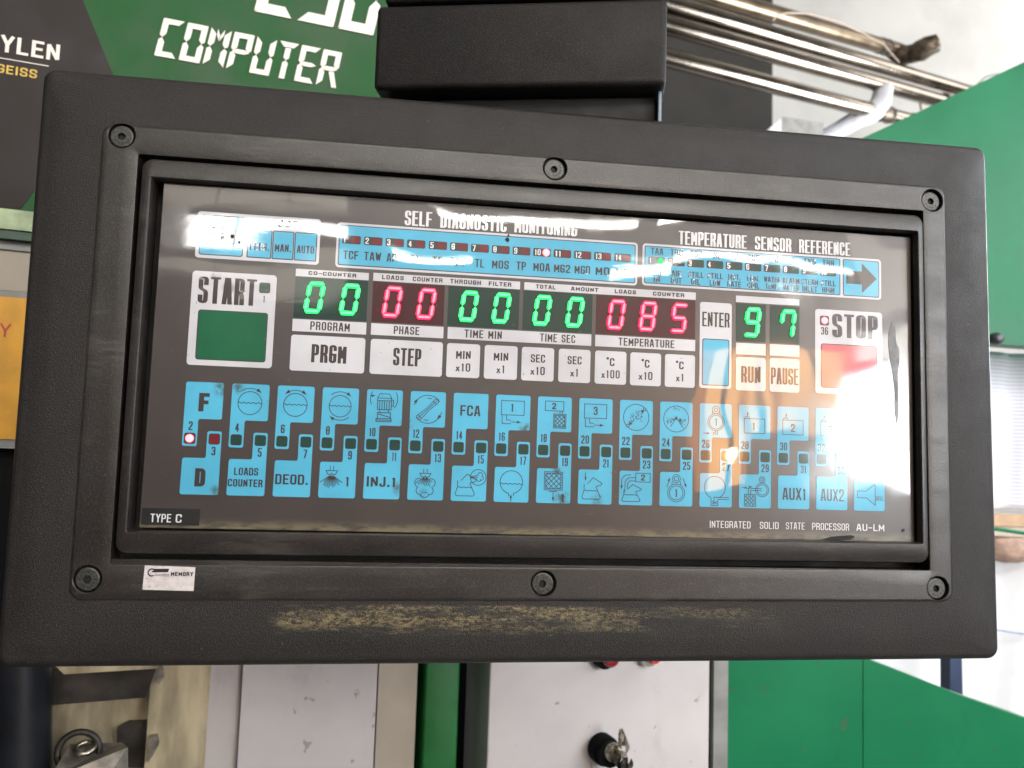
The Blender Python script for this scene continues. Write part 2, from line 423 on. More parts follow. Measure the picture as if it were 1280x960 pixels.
tag(wbox('floor', -3.5, 6.5, -4.3, 3.2, -1.45, -1.35, M['floor']), kind='structure')
tag(wbox('ceiling', -3.5, 6.5, -4.3, 3.2, 2.9, 3.0, M['wallwhite']), kind='structure')

# ---- behind the photographer: what the glossy film mirrors
M['tube'] = emit('fluorescent_tube', (1.0, 0.97, 0.90), 46)
M['fixture'] = plain('white_fixture_sheet', (0.7, 0.7, 0.68), 0.5)
M['pane'] = emit('daylit_pane', (0.93, 0.97, 1.0), 42)
M['pane_dim'] = emit('veil_pane', (1.0, 0.95, 0.88), 13)
M['pane_haze'] = emit('roof_and_veil_pane', (1.0, 0.92, 0.78), 3.6)
M['pane_mid'] = emit('bright_roof_pane', (1.0, 0.98, 0.94), 30)
M['frame_w'] = plain('window_frame_paint', (0.6, 0.6, 0.6), 0.5)
M['orange'] = emit('glowing_orange_strip', (1.0, 0.48, 0.14), 15)  # strips glow by themselves in place of sunlight on them
M['orange2'] = emit('glowing_orange_strip_deep', (0.85, 0.30, 0.06), 7)
def lamp_fix(x0, x1, y, z0, z1, label):
    t = thing('ceiling_lamp', ((x0 + x1) / 2, y, (z0 + z1) / 2 + 0.05), label, 'lamp', 'tube lamps behind the photographer')
    n = 12; r = 0.019; L = x1 - x0; vs, fs = [], []
    for i in range(2):
        for k in range(n):
            a = 2 * math.pi * k / n; vs.append((x0 + L * i, y + r * math.cos(a), (z0 if i == 0 else z1) + r * math.sin(a)))
    for k in range(n): fs.append((k, (k + 1) % n, n + (k + 1) % n, n + k))
    fs += [tuple(range(n)), tuple(range(n, 2 * n))]
    mk('tube', vs, fs, M['tube'], t)
    zz = max(z0, z1)
    wbox('fixture', x0 - 0.03, x1 + 0.03, y - 0.05, y + 0.01, zz + 0.03, zz + 0.07, M['fixture'], t)
lamp_fix(-0.16, 0.19, -3.0, 0.755, 0.755, 'short left tube lamp in the lower row behind the photographer')
lamp_fix(0.78, 1.10, -3.0, 0.775, 0.80, 'middle tube lamp in the lower row behind the photographer')
lamp_fix(1.12, 1.88, -3.0, 0.835, 0.85, 'long right tube lamp in the lower row behind the photographer')
lamp_fix(0.02, 0.92, -3.0, 1.01, 1.01, 'left tube lamp in the upper row behind the photographer')
lamp_fix(1.02, 1.42, -3.0, 1.015, 1.015, 'right tube lamp in the upper row behind the photographer')
def window(x0, x1, z0, z1, y, mat, cols, rows, label, cat='window'):
    t = thing('hall_window', ((x0 + x1) / 2, y, z0), label, cat)
    wbox('window_frame', x0 - 0.03, x1 + 0.03, y - 0.04, y - 0.01, z0 - 0.03, z1 + 0.03, M['frame_w'], t)
    for i in range(cols):
        for j in range(rows):
            a = x0 + (x1 - x0) * i / cols; b = x0 + (x1 - x0) * (i + 1) / cols
            c = z0 + (z1 - z0) * j / rows; d = z0 + (z1 - z0) * (j + 1) / rows
            wbox('pane', a + 0.006, b - 0.006, y - 0.008, y, c + 0.006, d - 0.006, mat, t)
window(1.84, 2.62, -0.15, 0.33, -3.0, M['pane'], 2, 1, 'bright daylit window behind the photographer at the right')
window(1.90, 2.62, 0.40, 0.66, -3.0, M['pane_dim'], 2, 1, 'dimmer frosted window above the bright one behind the photographer')  # unseen pane added to spread a hazy veil over the film
window(1.92, 2.62, 0.74, 1.05, -3.0, M['pane_haze'], 2, 1, 'dusty upper window behind the photographer at the right')  # added as well, carries the veil further up
window(-1.12, -0.34, 0.64, 0.72, -3.0, M['pane_haze'], 3, 1, 'frosted roof window behind the photographer at the left')
window(-0.98, -0.34, 0.785, 0.86, -3.0, M['pane_mid'], 3, 1, 'narrow bright roof window behind the photographer at the left')
window(-1.12, -0.34, 0.90, 1.16, -3.0, M['pane_haze'], 3, 1, 'upper frosted roof window behind the photographer at the left')
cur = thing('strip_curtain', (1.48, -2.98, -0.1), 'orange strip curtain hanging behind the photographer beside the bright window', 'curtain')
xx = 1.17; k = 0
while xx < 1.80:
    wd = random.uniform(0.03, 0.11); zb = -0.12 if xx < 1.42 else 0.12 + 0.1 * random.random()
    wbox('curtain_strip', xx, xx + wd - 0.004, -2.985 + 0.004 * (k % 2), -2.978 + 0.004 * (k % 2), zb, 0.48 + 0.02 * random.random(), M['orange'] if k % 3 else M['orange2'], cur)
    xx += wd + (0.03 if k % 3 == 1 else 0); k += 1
M['spot'] = emit('low_sun_glint', (1.0, 0.72, 0.38), 60)  # glowing ball added so that the film mirrors a sun glint
b = thing('wall_lamp', (1.34, -2.95, 0.0), 'small warm lamp behind the photographer in front of the orange curtain', 'lamp')
vs, fs = [], []
for i in range(7):
    for j in range(12):
        t_ = math.pi * i / 6; p_ = 2 * math.pi * j / 12
        vs.append((1.315 + .035 * math.sin(t_) * math.cos(p_), -2.93 + .035 * math.sin(t_) * math.sin(p_), 0.0 + .035 * math.cos(t_)))
for i in range(6):
    for j in range(12): fs.append((i * 12 + j, i * 12 + (j + 1) % 12, (i + 1) * 12 + (j + 1) % 12, (i + 1) * 12 + j))
mk('glint_ball', vs, fs, M['spot'], b)
wbox('glint_mount', 1.33, 1.36, -2.97, -2.955, -0.02, 0.02, M['fixture'], b)

# ================================================================== CONTROL PANEL
panel = thing('control_panel', (0, 0.03, -0.134), 'black machine control panel with blue and white keys and lit red and green digits', 'control panel')
A = 0.0058
def boolean_cut(obj, cutters):
    for c in cutters:
        md = obj.modifiers.new('b', 'BOOLEAN'); md.operation = 'DIFFERENCE'; md.solver = 'EXACT'; md.object = c
    dg = bpy.context.evaluated_depsgraph_get()
    me = bpy.data.meshes.new_from_object(obj.evaluated_get(dg)); obj.modifiers.clear(); old = obj.data; obj.data = me; me.name = obj.name
    bpy.data.meshes.remove(old)
SCREWS = [(-200, 99.2, 25), (0.2, 100.1, 70), (200, 99.2, 10), (-200, -99.0, 50), (0.3, -98.9, 0), (200, -99.2, 35)]
Hn = 8
def RR(x0, z0, x1, z1, r): return rrect(x0, z0, x1, z1, r, Hn)
hx0, hz0, hx1, hz1 = -237.0, -136.4, 236.0, 131.2
loops = [(RR(hx0 + 3, hz0 + 3, hx1 - 3, hz1 - 3, 4), 62), (RR(hx0 + 0.5, hz0 + 0.5, hx1 - 0.5, hz1 - 0.5, 6), 58)]
for k in range(0, 7):                       # rounded front edge
    t = k / 6 * math.pi / 2; e = 4.2 * (1 - math.cos(t)); yy = 2.4 + 4.2 * (1 - math.sin(t))
    loops.append((RR(hx0 + e, hz0 + e, hx1 - e, hz1 - e, max(2.2, 6 - e)), yy))
SL = (-192.0, -91.9, 195.6, 92.4)           # opening that the display frame sits in
loops.append((RR(-231, -129, 229.5, 125, 9), 1.6)); loops.append((RR(-222.0, -121.0, 221.5, 118.5, 12), 0.75)); loops.append((RR(-212.5, -111.5, 212.0, 110, 9), 0.15)); loops.append((RR(-206.5, -105.5, 206.0, 104.5, 5), 0.0))
loops.append((RR(*SL, 0.8), 0.0)); loops.append((RR(*SL, 0.8), 13.0))
housing = loft('housing', loops, M['housing'], panel, a=A)
fx = (-207.8, -106.9, 207.6, 105.6)
loops = [(RR(*fx, 5.5), 0.5), (RR(*fx, 5.5), -0.5), (RR(fx[0] + .5, fx[1] + .5, fx[2] - .5, fx[3] - .5, 5), -0.8), (RR(fx[0] + 1.1, fx[1] + 1.1, fx[2] - 1.1, fx[3] - 1.1, 4.6), -0.95),
         (RR(SL[0] - .3, SL[1] - .3, SL[2] + .3, SL[3] + .3, 1.2), -0.95), (RR(SL[0] + .2, SL[1] + .2, SL[2] - .2, SL[3] - .2, 0.8), -0.8), (RR(SL[0] + .2, SL[1] + .2, SL[2] - .2, SL[3] - .2, 0.8), 0.5), ]
n_ = len(loops[0][0])
fascia = loft('fascia', loops + [loops[0]], M['fascia'], panel, cap0=False, cap1=False, a=A)
bm = bmesh.new(); bm.from_mesh(fascia.data); bmesh.ops.remove_doubles(bm, verts=bm.verts, dist=1e-7); bmesh.ops.recalc_face_normals(bm, faces=bm.faces); bm.to_mesh(fascia.data); bm.free()
def disc_loops(cx, cz, spec, n=32, ang=0):
    return [([(cx + r * math.cos(2 * math.pi * i / n + ang), cz + r * math.sin(2 * math.pi * i / n + ang)) for i in range(n)], y) for r, y in spec]
cuts = []
for x, z, _ in SCREWS:
    cuts.append(loft('cutter', disc_loops(x, z, [(6.3, -4), (6.3, -1.0), (5.9, -0.6), (5.9, 2.6)]), M['well']))
bpy.context.view_layer.update()
boolean_cut(fascia, cuts); boolean_cut(housing, cuts)
for c in cuts:
    d_ = c.data; bpy.data.objects.remove(c); bpy.data.meshes.remove(d_)
for o, ang in ((housing, 35), (fascia, 25)):
    o.data.polygons.foreach_set('use_smooth', [True] * len(o.data.polygons))
    o.data.set_sharp_from_angle(angle=math.radians(ang))
for x, z, rot in SCREWS:
    off = (-0.3, -0.25)
    s = loft('screw', disc_loops(x + off[0], z + off[1], [(5.1, 2.5), (5.1, 0.5), (4.9, 0.15), (4.5, 0.0), (1.75, 0.0), (1.7, 0.1)], 30), M['screw'], panel, cap1=False)
    hexl = [([(x + off[0] + rr * math.cos(math.radians(60 * i + rot)), z + off[1] + rr * math.sin(math.radians(60 * i + rot))) for i in range(6)], y) for rr, y in ((1.72, -0.02), (1.6, 1.3))]
    loft('socket', [([(x + off[0] + 2.0 * math.cos(math.radians(60 * i + rot)), z + off[1] + 2.0 * math.sin(math.radians(60 * i + rot))) for i in range(6)], 0.05), hexl[0], hexl[1]], M['well'], s, cap0=False)
    for k in range(5):                       # raised grade marks on the head
        an = math.radians(rot + 200 + 27 * k)
        ink('head_mark', [([(-.45, 0), (.45, 0)], False, False)], 0.45, x + off[0] + 3.3 * math.cos(an), z + off[1] + 3.3 * math.sin(an), -0.03, M['well'], s)
# inner display frame
bo = (-190.2, -87.6, 195.4, 90.2); bi = (-185.8, -77.9, 191.8, 81.4)
def grow(b, d): return (b[0] - d, b[1] - d, b[2] + d, b[3] + d)
loops = [(RR(*bo, 5), 11), (RR(*bo, 5), 0.2), (RR(*grow(bo, -.45), 4.8), -0.6), (RR(*grow(bo, -1.2), 4.4), -1.0)]
I0 = (bi[0], bi[1] - 0.0, bi[2], bi[3])
loops += [(rrect(*grow(I0, .4), 1.0, Hn), -1.0), (rrect(*I0, 0.6, Hn), -0.6), (rrect(*grow(I0, -.5), 0.6, Hn), 2.6), (rrect(*I0, 0.6, Hn), 3.0), (rrect(*I0, 0.6, Hn), 11)]
bez = loft('display_frame', loops, M['bezel'], panel, cap0=False, cap1=False, a=A * .6, smooth=True)
bez.data.set_sharp_from_angle(angle=math.radians(30))
wbox('groove_rail', -0.1915, 0.1880, 0.0012, 0.0040, -0.0928, -0.0906, M['bezel'], panel)
wbox('well_floor', -0.190, 0.1955, 0.0118, 0.0125, -0.091, 0.091, M['well'], panel)

# display plate
PY = 4.0
px0, pz0, px1, pz1 = -181.9, -77.2, 190.9, 80.3
plate = loft('display_plate', [(rrect(px0, pz0, px1, pz1, 0.8), 6.5), (rrect(px0, pz0, px1, pz1, 0.8), PY + .3), (rrect(px0 + .3, pz0 + .3, px1 - .3, pz1 - .3, 0.6), PY)], M['plate'], panel)
K1 = PY - 0.15       # key faces
K2 = PY - 0.20       # print on the keys
def key(name, poly_or_box, mat, r=1.1, par=None, yf=K1, yb=None):
    poly = rrect(*poly_or_box, r) if len(poly_or_box) == 4 and not isinstance(poly_or_box[0], tuple) else fillet(poly_or_box, r)
    return slab(name, poly, yf, PY + 0.0005 if yb is None else yb, mat, panel if par is None else par)
def inset_key(name, box, rim, mat_out, mat_in, r=1.4, labels=None):
    o = key(name, box, mat_out, r)
    return o
# led window sub-part
_led = {}
def led(cx, cz, par, state='off', s=2.15, y=K2):
    mat = {'off': M['dead_led'], 'offred': M['dead_led_red'], 'red': M['dead_led_red'], 'green': M['dead_led']}[state]
    k_ = state + str(s)
    ring = [((cx + a, cz + b)) for a, b in rrect(-s - .35, -s - .35, s + .35, s + .35, 1.0, 4)]
    slab('indicator_rim', ring, y, y + 0.03, M['ink'], par)
    o = slab('indicator_window', rrect(cx - s, cz - s, cx + s, cz + s, 0.8, 4), y - 0.02, y, mat, par)
    if state in ('red', 'green'):
        R_ = s * 0.93
        dm = loft('indicator_light', disc_loops(cx, cz, [(R_, y - 0.021), (R_ * .9, y - 0.25), (R_ * .72, y - .42), (R_ * .4, y - .55)], 20), [M['r_led_rim'], M['r_led']] if state == 'red' else [M['g_edge'], M['g_led']], par, cap0=False)
        for p in dm.data.polygons: p.material_index = 0 if p.center.y > 0.00008 and abs(p.normal.y) < .8 else 1
    return o

# --- function keys: 17 columns
KX = [-165.9 + 20.24 * k for k in range(17)]
def arc(cx, cz, r, a0, a1, n=20): return [(cx + r * math.cos(math.radians(a0 + (a1 - a0) * i / n)), cz + r * math.sin(math.radians(a0 + (a1 - a0) * i / n))) for i in range(n + 1)]
def circ(cx, cz, r, n=28): return (arc(cx, cz, r, 0, 360, n)[:-1], True, False)
def wave(x0, x1, z, a=.35, n=5):
    pts = []; 
    for i in range(n * 4 + 1): 
        t = i / (n * 4); ph = (t * n) % 1.0
        pts.append((x0 + (x1 - x0) * t, z + a * (math.sin(ph * 2 * math.pi) * .8)))
    return (pts, False, False)
def ahead(x, z, ang, s=1.6):
    a = math.radians(ang); c, d = math.cos(a), math.sin(a)
    q = lambda u, v: (x + u * c - v * d, z + u * d + v * c)
    return [q(0, 0), q(-s * 1.3, s * .42), q(-s * 1.3, -s * .42)]
def ln(*p): return (list(p), False, False)
def box_(x0, z0, x1, z1): return ([(x0, z0), (x0, z1), (x1, z1), (x1, z0)], True, False)
def hatch(x0, z0, x1, z1, st):
    out = []; w_ = x1 - x0; h_ = z1 - z0; d = -h_ + st / 2
    while d < w_:
        a = (max(x0, x0 + d), z0 + max(0, -d)); e = min(w_ - d, h_); b = (x0 + d + e, z0 + e); out.append(ln(a, b))
        out.append(ln((a[0], z1 - (a[1] - z0)), (b[0], z1 - (b[1] - z0)))); d += st
    return out
FLASK = [ln((-5.2, 1.5), (-5.2, -1.6), (-6.2, -4.6), (-5.7, -5.6), (2.2, -5.6), (2.9, -4.8), (.6, .4), (3.2, 1.2)), ln((3.2, 1.2), (3.5, 2.0), (-.8, 4.6), (-3.6, 1.6)), wave(-4.9, 1.6, -1.6, .3, 3)]
def dots(cx, cz, dirdeg, spread, r0, r1, n, seed):
    rn = random.Random(seed); out = []
    for i in range(n):
        a = math.radians(dirdeg + rn.uniform(-spread, spread)); r = rn.uniform(r0, r1); c, d = math.cos(a), math.sin(a)
        out.append(ln((cx + r * c, cz + r * d), (cx + (r + .45) * c, cz + (r + .45) * d)))
    return out
def TXT(s, x0, x1, z0, z1, wt=.27): return ('t', s, x0, x1, z0, z1, wt)
T1 = .34
TANK = lambda n: ([box_(-5.6, -1.2, 5.4, 5.6), ln((-5.2, -1.2), (-5.0, -5.4), (-.8, -5.4)), ln((-3.0, -1.2), (-2.9, -3.6), (-.8, -3.6)), ln((-.8, -4.5), (2.4, -4.5))], [ahead(4.2, -4.5, 0)], [TXT(n, -1.1, .9 if n != '1' else .3, .4, 4.4)])
INTANK = lambda n: ([box_(-5.4, -5.6, 5.4, 1.6), ln((-5.4, 1.6), (-4.6, 2.6), (-3.6, 2.6), (-3.6, 5.0)), ln((-2.8, 1.6), (-2.8, 2.8))], [ahead(-3.6, 3.0, -90, 1.0)], [TXT(n, -1.1, 1.1 if n != '1' else .3, -4.2, -.2)])
UP_ICON = {
 1: ([circ(0, -.4, 5.3), wave(-5.3, 5.3, -.3), ln(*arc(0, -.4, 6.8, 130, 62))], [ahead(4.9, 4.4, -38, 1.9)], []),
 2: ([circ(0, -.4, 5.3), wave(-5.3, 5.3, -.3), ln(*arc(0, -.4, 6.8, 118, 62))], [ahead(4.9, 4.4, -38, 1.9), ahead(-4.9, 4.4, 218, 1.9)], []),
 3: ([circ(0, -.2, 5.0), wave(-5.0, 5.0, -.1), ln(*arc(0, -.2, 6.7, 130, 62)), ln(*arc(0, -.2, 6.5, -120, -50))], [ahead(4.9, 4.5, -38, 1.8), ahead(-4.6, -4.9, 142, 1.8)], []),
 4: ([ln((-3.2, -1.0), (-3.2, 4.6), (-2.2, 6.4), (2.2, 6.4), (3.2, 4.6), (3.2, -1.0), (-3.2, -1.0)), ln((-3.2, 4.4), (3.2, 4.4)), ln((-3.2, 3.2), (3.2, 3.2)), ln((-2.2, 3.2), (-2.2, -1.0)), ln((-1.1, 3.2), (-1.1, -1.0)), ln((0, 3.2), (0, -1.0)), ln((1.1, 3.2), (1.1, -1.0)), ln((2.2, 3.2), (2.2, -1.0)),
      box_(3.2, .8, 4.2, 3.6), ln((-2, -1), (-2, -2.4), (2, -2.4), (2, -1)), box_(-3, -5.2, 3, -2.4), ln((-3, -3), (3, -4.6)), box_(-3.6, -6.6, 3.4, -5.2), ln((-3.5, -5.9), (3.3, -5.9)), ln(*arc(0, 4.0, 6.6, 150, 205, 8)), ln(*arc(-.6, 4.0, 6.6, -38, 30, 8))], [ahead(-4.2, 5.6, 12, 1.5)], []),
 5: ([ln(*arc(0, 0, 6.6, 165, 35, 18)), ln(*arc(0, 0, 6.6, -10, -145, 18)), ([(-4.9, -4.6), (-5.0, -3.2), (-.6, .4), (3.4, 4.9), (4.8, 4.8), (4.8, 3.2), (.7, -.3), (-3.2, -4.9)], True, False), ln((-4.4, -4.3), (4.4, 4.4)), ln((-4.4, -2.9), (-2.9, -4.2)), ln((2.6, 3.8), (3.9, 2.5)), ln(*arc(0, 0, 5.2, 95, 70, 5)), ln(*arc(0, 0, 5.2, -85, -110, 5))], [ahead(-4.6, 4.9, 52, 1.9), ahead(4.4, -4.8, 232, 1.9)], []),
 6: ([], [], [TXT('FCA', -4.9, 4.6, -2.4, 2.6, .25)]),
 7: TANK('1'),
 8: ([box_(-4.6, 1.6, 4.4, 6.2), ln((2.6, 1.6), (2.6, .3)), ln((3.8, 1.6), (3.8, .3)), box_(-.4, -6.6, 5.6, .1), box_(.2, -6.0, 5.0, -.5)] + hatch(.2, -6.0, 5.0, -.5, 2.0), [], [TXT('2', -1.3, .7, 2.4, 5.4)]),
 9: TANK('3'),
 10: ([circ(0, 0, 6.4), circ(4.1, 4.1, .7, 10), circ(-4.1, -4.1, .7, 10)] + dots(3.6, 3.6, 225, 38, 1.0, 6.0, 34, 1) + dots(-3.6, -3.6, 45, 38, 1.0, 5.0, 30, 2), [[(3.8, 3.8), (2.0, 3.4), (3.4, 2.0)], [(-3.8, -3.8), (-2.0, -3.4), (-3.4, -2.0)]], []),
 11: ([circ(0, 0, 6.4), circ(0, .6, .5, 8), ln((-.3, .1), (-2.8, -3.8)), ln((.4, .1), (3.6, -4.2))] + dots(0, .4, 200, 20, 1.2, 5.0, 30, 3) + dots(0, .4, -25, 20, 1.2, 5.0, 30, 4) + dots(0, .4, 90, 20, 3.6, 5.0, 10, 5), [[(0, .8), (-1.4, -.4), (.8, -.3)]], []),
 12: ([circ(.2, -.8, 4.2), circ(.2, -.8, 3.4), circ(.2, 5.3, 1.9, 16), circ(.2, 5.3, .9, 12), ln((-1.6, 4.6), (-1.9, 3.0)), ln((2.0, 4.6), (2.3, 3.0)), ln((-6.4, -6.4), (-3.6, -6.4)), ln((-1.4, -6.7), (.9, -6.7), (.9, -5.1)), ln((-1.4, -5.9), (-.1, -5.9), (-.1, -5.0))], [ahead(-2.8, -6.4, 0, 1.3)], [TXT('1', -.3, .8, -2.6, 1.2)]),
 13: INTANK('1'), 14: INTANK('2'), 15: INTANK('3'),
 16: ([box_(-6, -6, 6, 6), box_(-4.6, -4.6, 4.6, 4.6), ln((-4.6, -4.6), (4.6, 4.6)), ln((-4.6, 4.6), (4.6, -4.6)), circ(0, 0, 2.4)], [], []),
}
def spray(cx, cz, n, L, seed):
    rn = random.Random(seed); out = []
    for i in range(n):
        a = math.radians(-90 + (i / (n - 1) - .5) * 110); r0 = rn.uniform(.4, 1.2); r1 = L * rn.uniform(.6, 1)
        out.append(ln((cx + r0 * math.cos(a), cz + r0 * math.sin(a)), (cx + r1 * math.cos(a), cz + r1 * math.sin(a))))
    return out
NOZ = lambda x: [ln((x - .8, 6.6), (x - .8, 4.6)), ln((x + .8, 6.6), (x + .8, 4.6)), ([(x - 2.6, 4.4), (x - 1.8, 2.8), (x - .6, 2.6), (x, 3.2), (x + .6, 2.6), (x + 1.8, 2.8), (x + 2.6, 4.4)], True, False)]
LOW_ICON = {
 1: ([], [], [TXT('LOADS', -5.4, 5.2, 1.2, 4.6, .26), TXT('COUNTER', -7.8, 7.4, -4.0, -.6, .28)]),
 2: ([], [], [TXT('DEOD.', -7.4, 7.2, -2.4, 2.2, .25)]),
 3: (NOZ(-2.6) + spray(-2.6, 2.6, 13, 6.8, 6), [], [TXT('1', 3.9, 5.5, -2.6, 2.0)]),
 4: ([], [], [TXT('INJ.1', -6.9, 6.7, -2.4, 2.3, .25)]),
 5: (NOZ(-.2) + [ln(*arc(-3.0, 0, 2.0, 60, 250, 8)), ln(*arc(2.6, 0, 2.0, 120, -70, 8)), ln(*arc(-2.4, -3.6, 1.8, 120, 290, 8)), ln(*arc(2.0, -3.6, 1.8, 60, -110, 8)), ln(*arc(-.2, -4.6, 2.2, 200, 340, 8)), ln((-1.6, -4.6), (1.2, -4.6))] + spray(-.2, 2.8, 9, 5.5, 8), [], []),
 6: (FLASK + [circ(4.4, 3.2, 3.7), ln(*arc(5.3, 4.4, 1.1, 200, -40, 8)), ln(*arc(6.0, 2.8, .9, 90, -120, 8)), ln(*arc(4.7, 2.2, .9, 20, -180, 8)), ln((.6, 3.1), (4.0, 4.2)), ln((.6, 3.0), (4.0, 2.4)), ln((.6, 3.05), (4.2, 3.3))], [], []),
 7: ([(arc(0, 1.4, 5.4, -78, 258, 30), False, False), ln((1.1, -3.9), (1.1, -5.2)), ln((-1.1, -3.9), (-1.1, -5.2)), wave(-5.2, 5.2, .6, .3), ln((0, -7.6), (0, -5.6))], [ahead(0, -4.2, 90, 1.4)], []),
 8: ([box_(-4.4, -1.8, 4.4, 6.8), box_(-3.7, -1.1, 3.7, 6.1), ln((-1.6, -1.8), (-1.6, -2.5), (1.4, -2.5), (1.4, -1.8)), ln((0, -2.5), (0, -5.5))] + hatch(-3.7, -1.1, 3.7, 6.1, 2.5), [ahead(0, -7.2, -90, 1.5)], [TXT('1', 3.8, 5.6, -7.4, -3.4)]),
 9: (FLASK + [ln((-4.6, 7.0), (-4.6, 4.0))], [ahead(-4.6, 3.0, -90, 1.3)], []),
 10: ([([(x - .6, z * .8 - 1.8) for x, z in p[0]], p[1], p[2]) for p in FLASK] + [box_(.0, 3.2, 7.2, 7.4), ln((0, 5.2), (-3.6, 5.0), (-5.2, 3.4), (-5.4, -2.0)), ln((0, 3.6), (-3.0, 3.6), (-3.9, 2.6), (-4.1, .2)), ln((-2.4, 6.6), (-5.4, 6.2), (-6.9, 4.6), (-7.0, 1.0))], [ahead(-7.0, -.6, -90, 1.5)], [TXT('2', 2.6, 4.6, 3.9, 6.8)]),
 11: ([circ(.2, -1.6, 4.3), circ(.2, -1.6, 3.4), circ(.2, 5.3, 2.0, 16), circ(.2, 5.3, 1.1, 12), ln((-1.9, 3.9), (-2.0, 2.2)), ln((2.3, 3.9), (2.4, 2.2)), ln((-4.6, 1.0), (-3.6, 4.0)), ln((3.4, 5.6), (4.8, 2.6))], [ahead(-3.0, 5.8, 66, 1.5), ahead(5.4, 1.0, -66, 1.5)], [TXT('1', -.4, .8, -3.6, .4)]),
 12: ([(arc(-.4, 1.6, 5.4, -70, 250, 30), False, False), ln((-2.3, -3.6), (-2.3, -7.2), (1.2, -7.2), (1.2, -5.0), (1.2, -4.2), (6.8, -4.2)), ln((-.8, -7.0), (-.8, -3.2), (6.8, -3.2)), ln((-1.8, -6.4), (.8, -5.2)), ln((.8, -6.4), (-1.8, -5.2))], [], []),
 13: ([box_(-5.4, -7.2, .4, -1.4), circ(3.8, 1.0, 3.4), circ(3.8, 1.0, 2.6), circ(3.8, 6.0, 1.5, 14), circ(3.8, 6.0, .7, 10), ln((-3.4, -1.4), (-3.4, 1.6), (3.6, 1.6)), ln((-2.2, -1.4), (-2.2, .6), (3.6, .6)), ln((-6.8, 2.0), (-4.4, 1.6))] + hatch(-5.0, -6.8, 0, -1.8, 1.9), [ahead(-3.6, 1.4, -20, 1.4), [(-3.4, 2.8), (-1.0, 2.4), (-3.0, 1.8)]], []),
 14: ([], [], [TXT('AUX1', -5.8, 6.6, -3.6, 2.4, .24)]),
 15: ([], [], [TXT('AUX2', -5.8, 6.6, -3.6, 2.4, .24)]),
 16: ([([(-6.4, -1.6), (-6.4, 1.8), (-1.6, 1.8), (3.2, 5.6), (3.2, -5.2), (-1.6, -1.6)], True, False)], [], [TXT('BELL', 3.6, 7.6, -2.8, -.6, .25)]),
}
def draw_icon(ic, cx, cz, par):
    st, fl, tx = ic
    if st or fl: ink('pictogram', st, T1, cx, cz, K2, M['ink'], par, fills=fl)
    for (_, s, x0, x1, z0, z1, wt) in tx: text(s, cx + x0, cx + x1, cz + z0, cz + z1, M['ink'], K2 - .05, par, wt=wt)
def num(s, cx, zb, par, h=4.0):
    wdt = 1.75; g_ = .35; tot = sum((.85 if c == '1' else wdt) for c in s) + g_ * (len(s) - 1)
    text(s, cx - tot / 2, cx + tot / 2, zb, zb + h, M['ink'], K2, par, wt=.30, gap=.24)
for k, x in enumerate(KX):
    up = [(x, -11.3), (x + 16.5, -11.3), (x + 16.5, -28.0), (x + 6.3, -28.0), (x + 6.3, -40.4), (x - .1, -40.4)]
    o = key('function_key', up, M['blue'], 1.1)
    led(x + 3.1, -36.9, o, 'red' if k == 0 else 'off')
    num(str(2 + 2 * k), x + 3.2, -33.2, o)
    if k == 0: text('F', x + 6.0, x + 10.6, -24.6, -16.2, M['ink'], K2, o, wt=.40, hr=.75)
    else: draw_icon(UP_ICON[k], x + 8.2 + (.0), -19.6, o)
    lo = [(x + .5, -45.6), (x + 10.6, -45.6), (x + 10.6, -33.4), (x + 16.9, -33.4), (x + 16.9, -62.0), (x + .3, -62.0)]
    o = key('function_key', lo, M['blue'], 1.1)
    led(x + 13.8, -36.9, o, 'offred' if k == 0 else 'off')
    num(str(3 + 2 * k), x + 13.8, -44.3, o)
    if k == 0: text('D', x + 6.4, x + 11.0, -58.4, -50.2, M['ink'], K2, o, wt=.40, hr=.75)
    else: draw_icon(LOW_ICON[k], x + 8.5, -54.0, o)

# --- white keys and strips
def wkey(name, box, r=1.3): return key(name, box, M['white'], r)
o = wkey('program_key', (-120.8, -4.1, -86.9, 12.6)); text('PRGM', -111.3, -95.3, .1, 8.6, M['ink'], K2, o, wt=.36, gap=.17, hr=.7)
o = wkey('step_key', (-84.4, -4.0, -50.6, 12.5)); text('STEP', -73.7, -60.6, .4, 8.8, M['ink'], K2, o, wt=.36, gap=.17, hr=.7)
for x0, x1, a_, b_ in ((-48.6, -32.8, 'MIN', 'x10'), (-30.6, -14.7, 'MIN', 'x1'), (-12.6, 3.2, 'SEC', 'x10'), (5.5, 21.2, 'SEC', 'x1'), (23.5, 39.2, 'oC', 'x100'), (41.2, 56.8, 'oC', 'x10'), (58.8, 74.2, 'oC', 'x1')):
    o = wkey('digit_key', (x0, -3.9, x1, 12.3)); c = (x0 + x1) / 2
    if a_ == 'oC': text('o', c - 2.2, c - .9, 6.9, 9.3, M['ink'], K2, o, wt=.3); text('C', c - .5, c + 1.9, 5.0, 8.9, M['ink'], K2, o, wt=.27)
    else: text(a_, c - 3.5, c + 3.5, 5.0, 8.9, M['ink'], K2, o, wt=.27)
    wv_ = {'x1': 2.0, 'x10': 3.5, 'x100': 4.6}[b_]
    text(b_, c - wv_, c + wv_, -1.0, 3.0, M['ink'], K2, o, wt=.25, gap=.32)
def strip(box, words, name='legend_strip'):
    o = key(name, box, M['white'], 0.15)
    for s, x0, x1 in words: text(s, x0, x1, box[1] + .95, box[3] - .75, M['ink'], K2, o, wt=.27, gap=.26)
strip((-120.4, 40.2, -86.8, 43.7), [('CO-COUNTER', -114.6, -92.6)])
strip((-84.7, 40.2, -14.5, 44.0), [('LOADS', -80.6, -70.4), ('COUNTER', -66.2, -52.0), ('THROUGH', -48.4, -33.6), ('FILTER', -29.8, -18.8)])
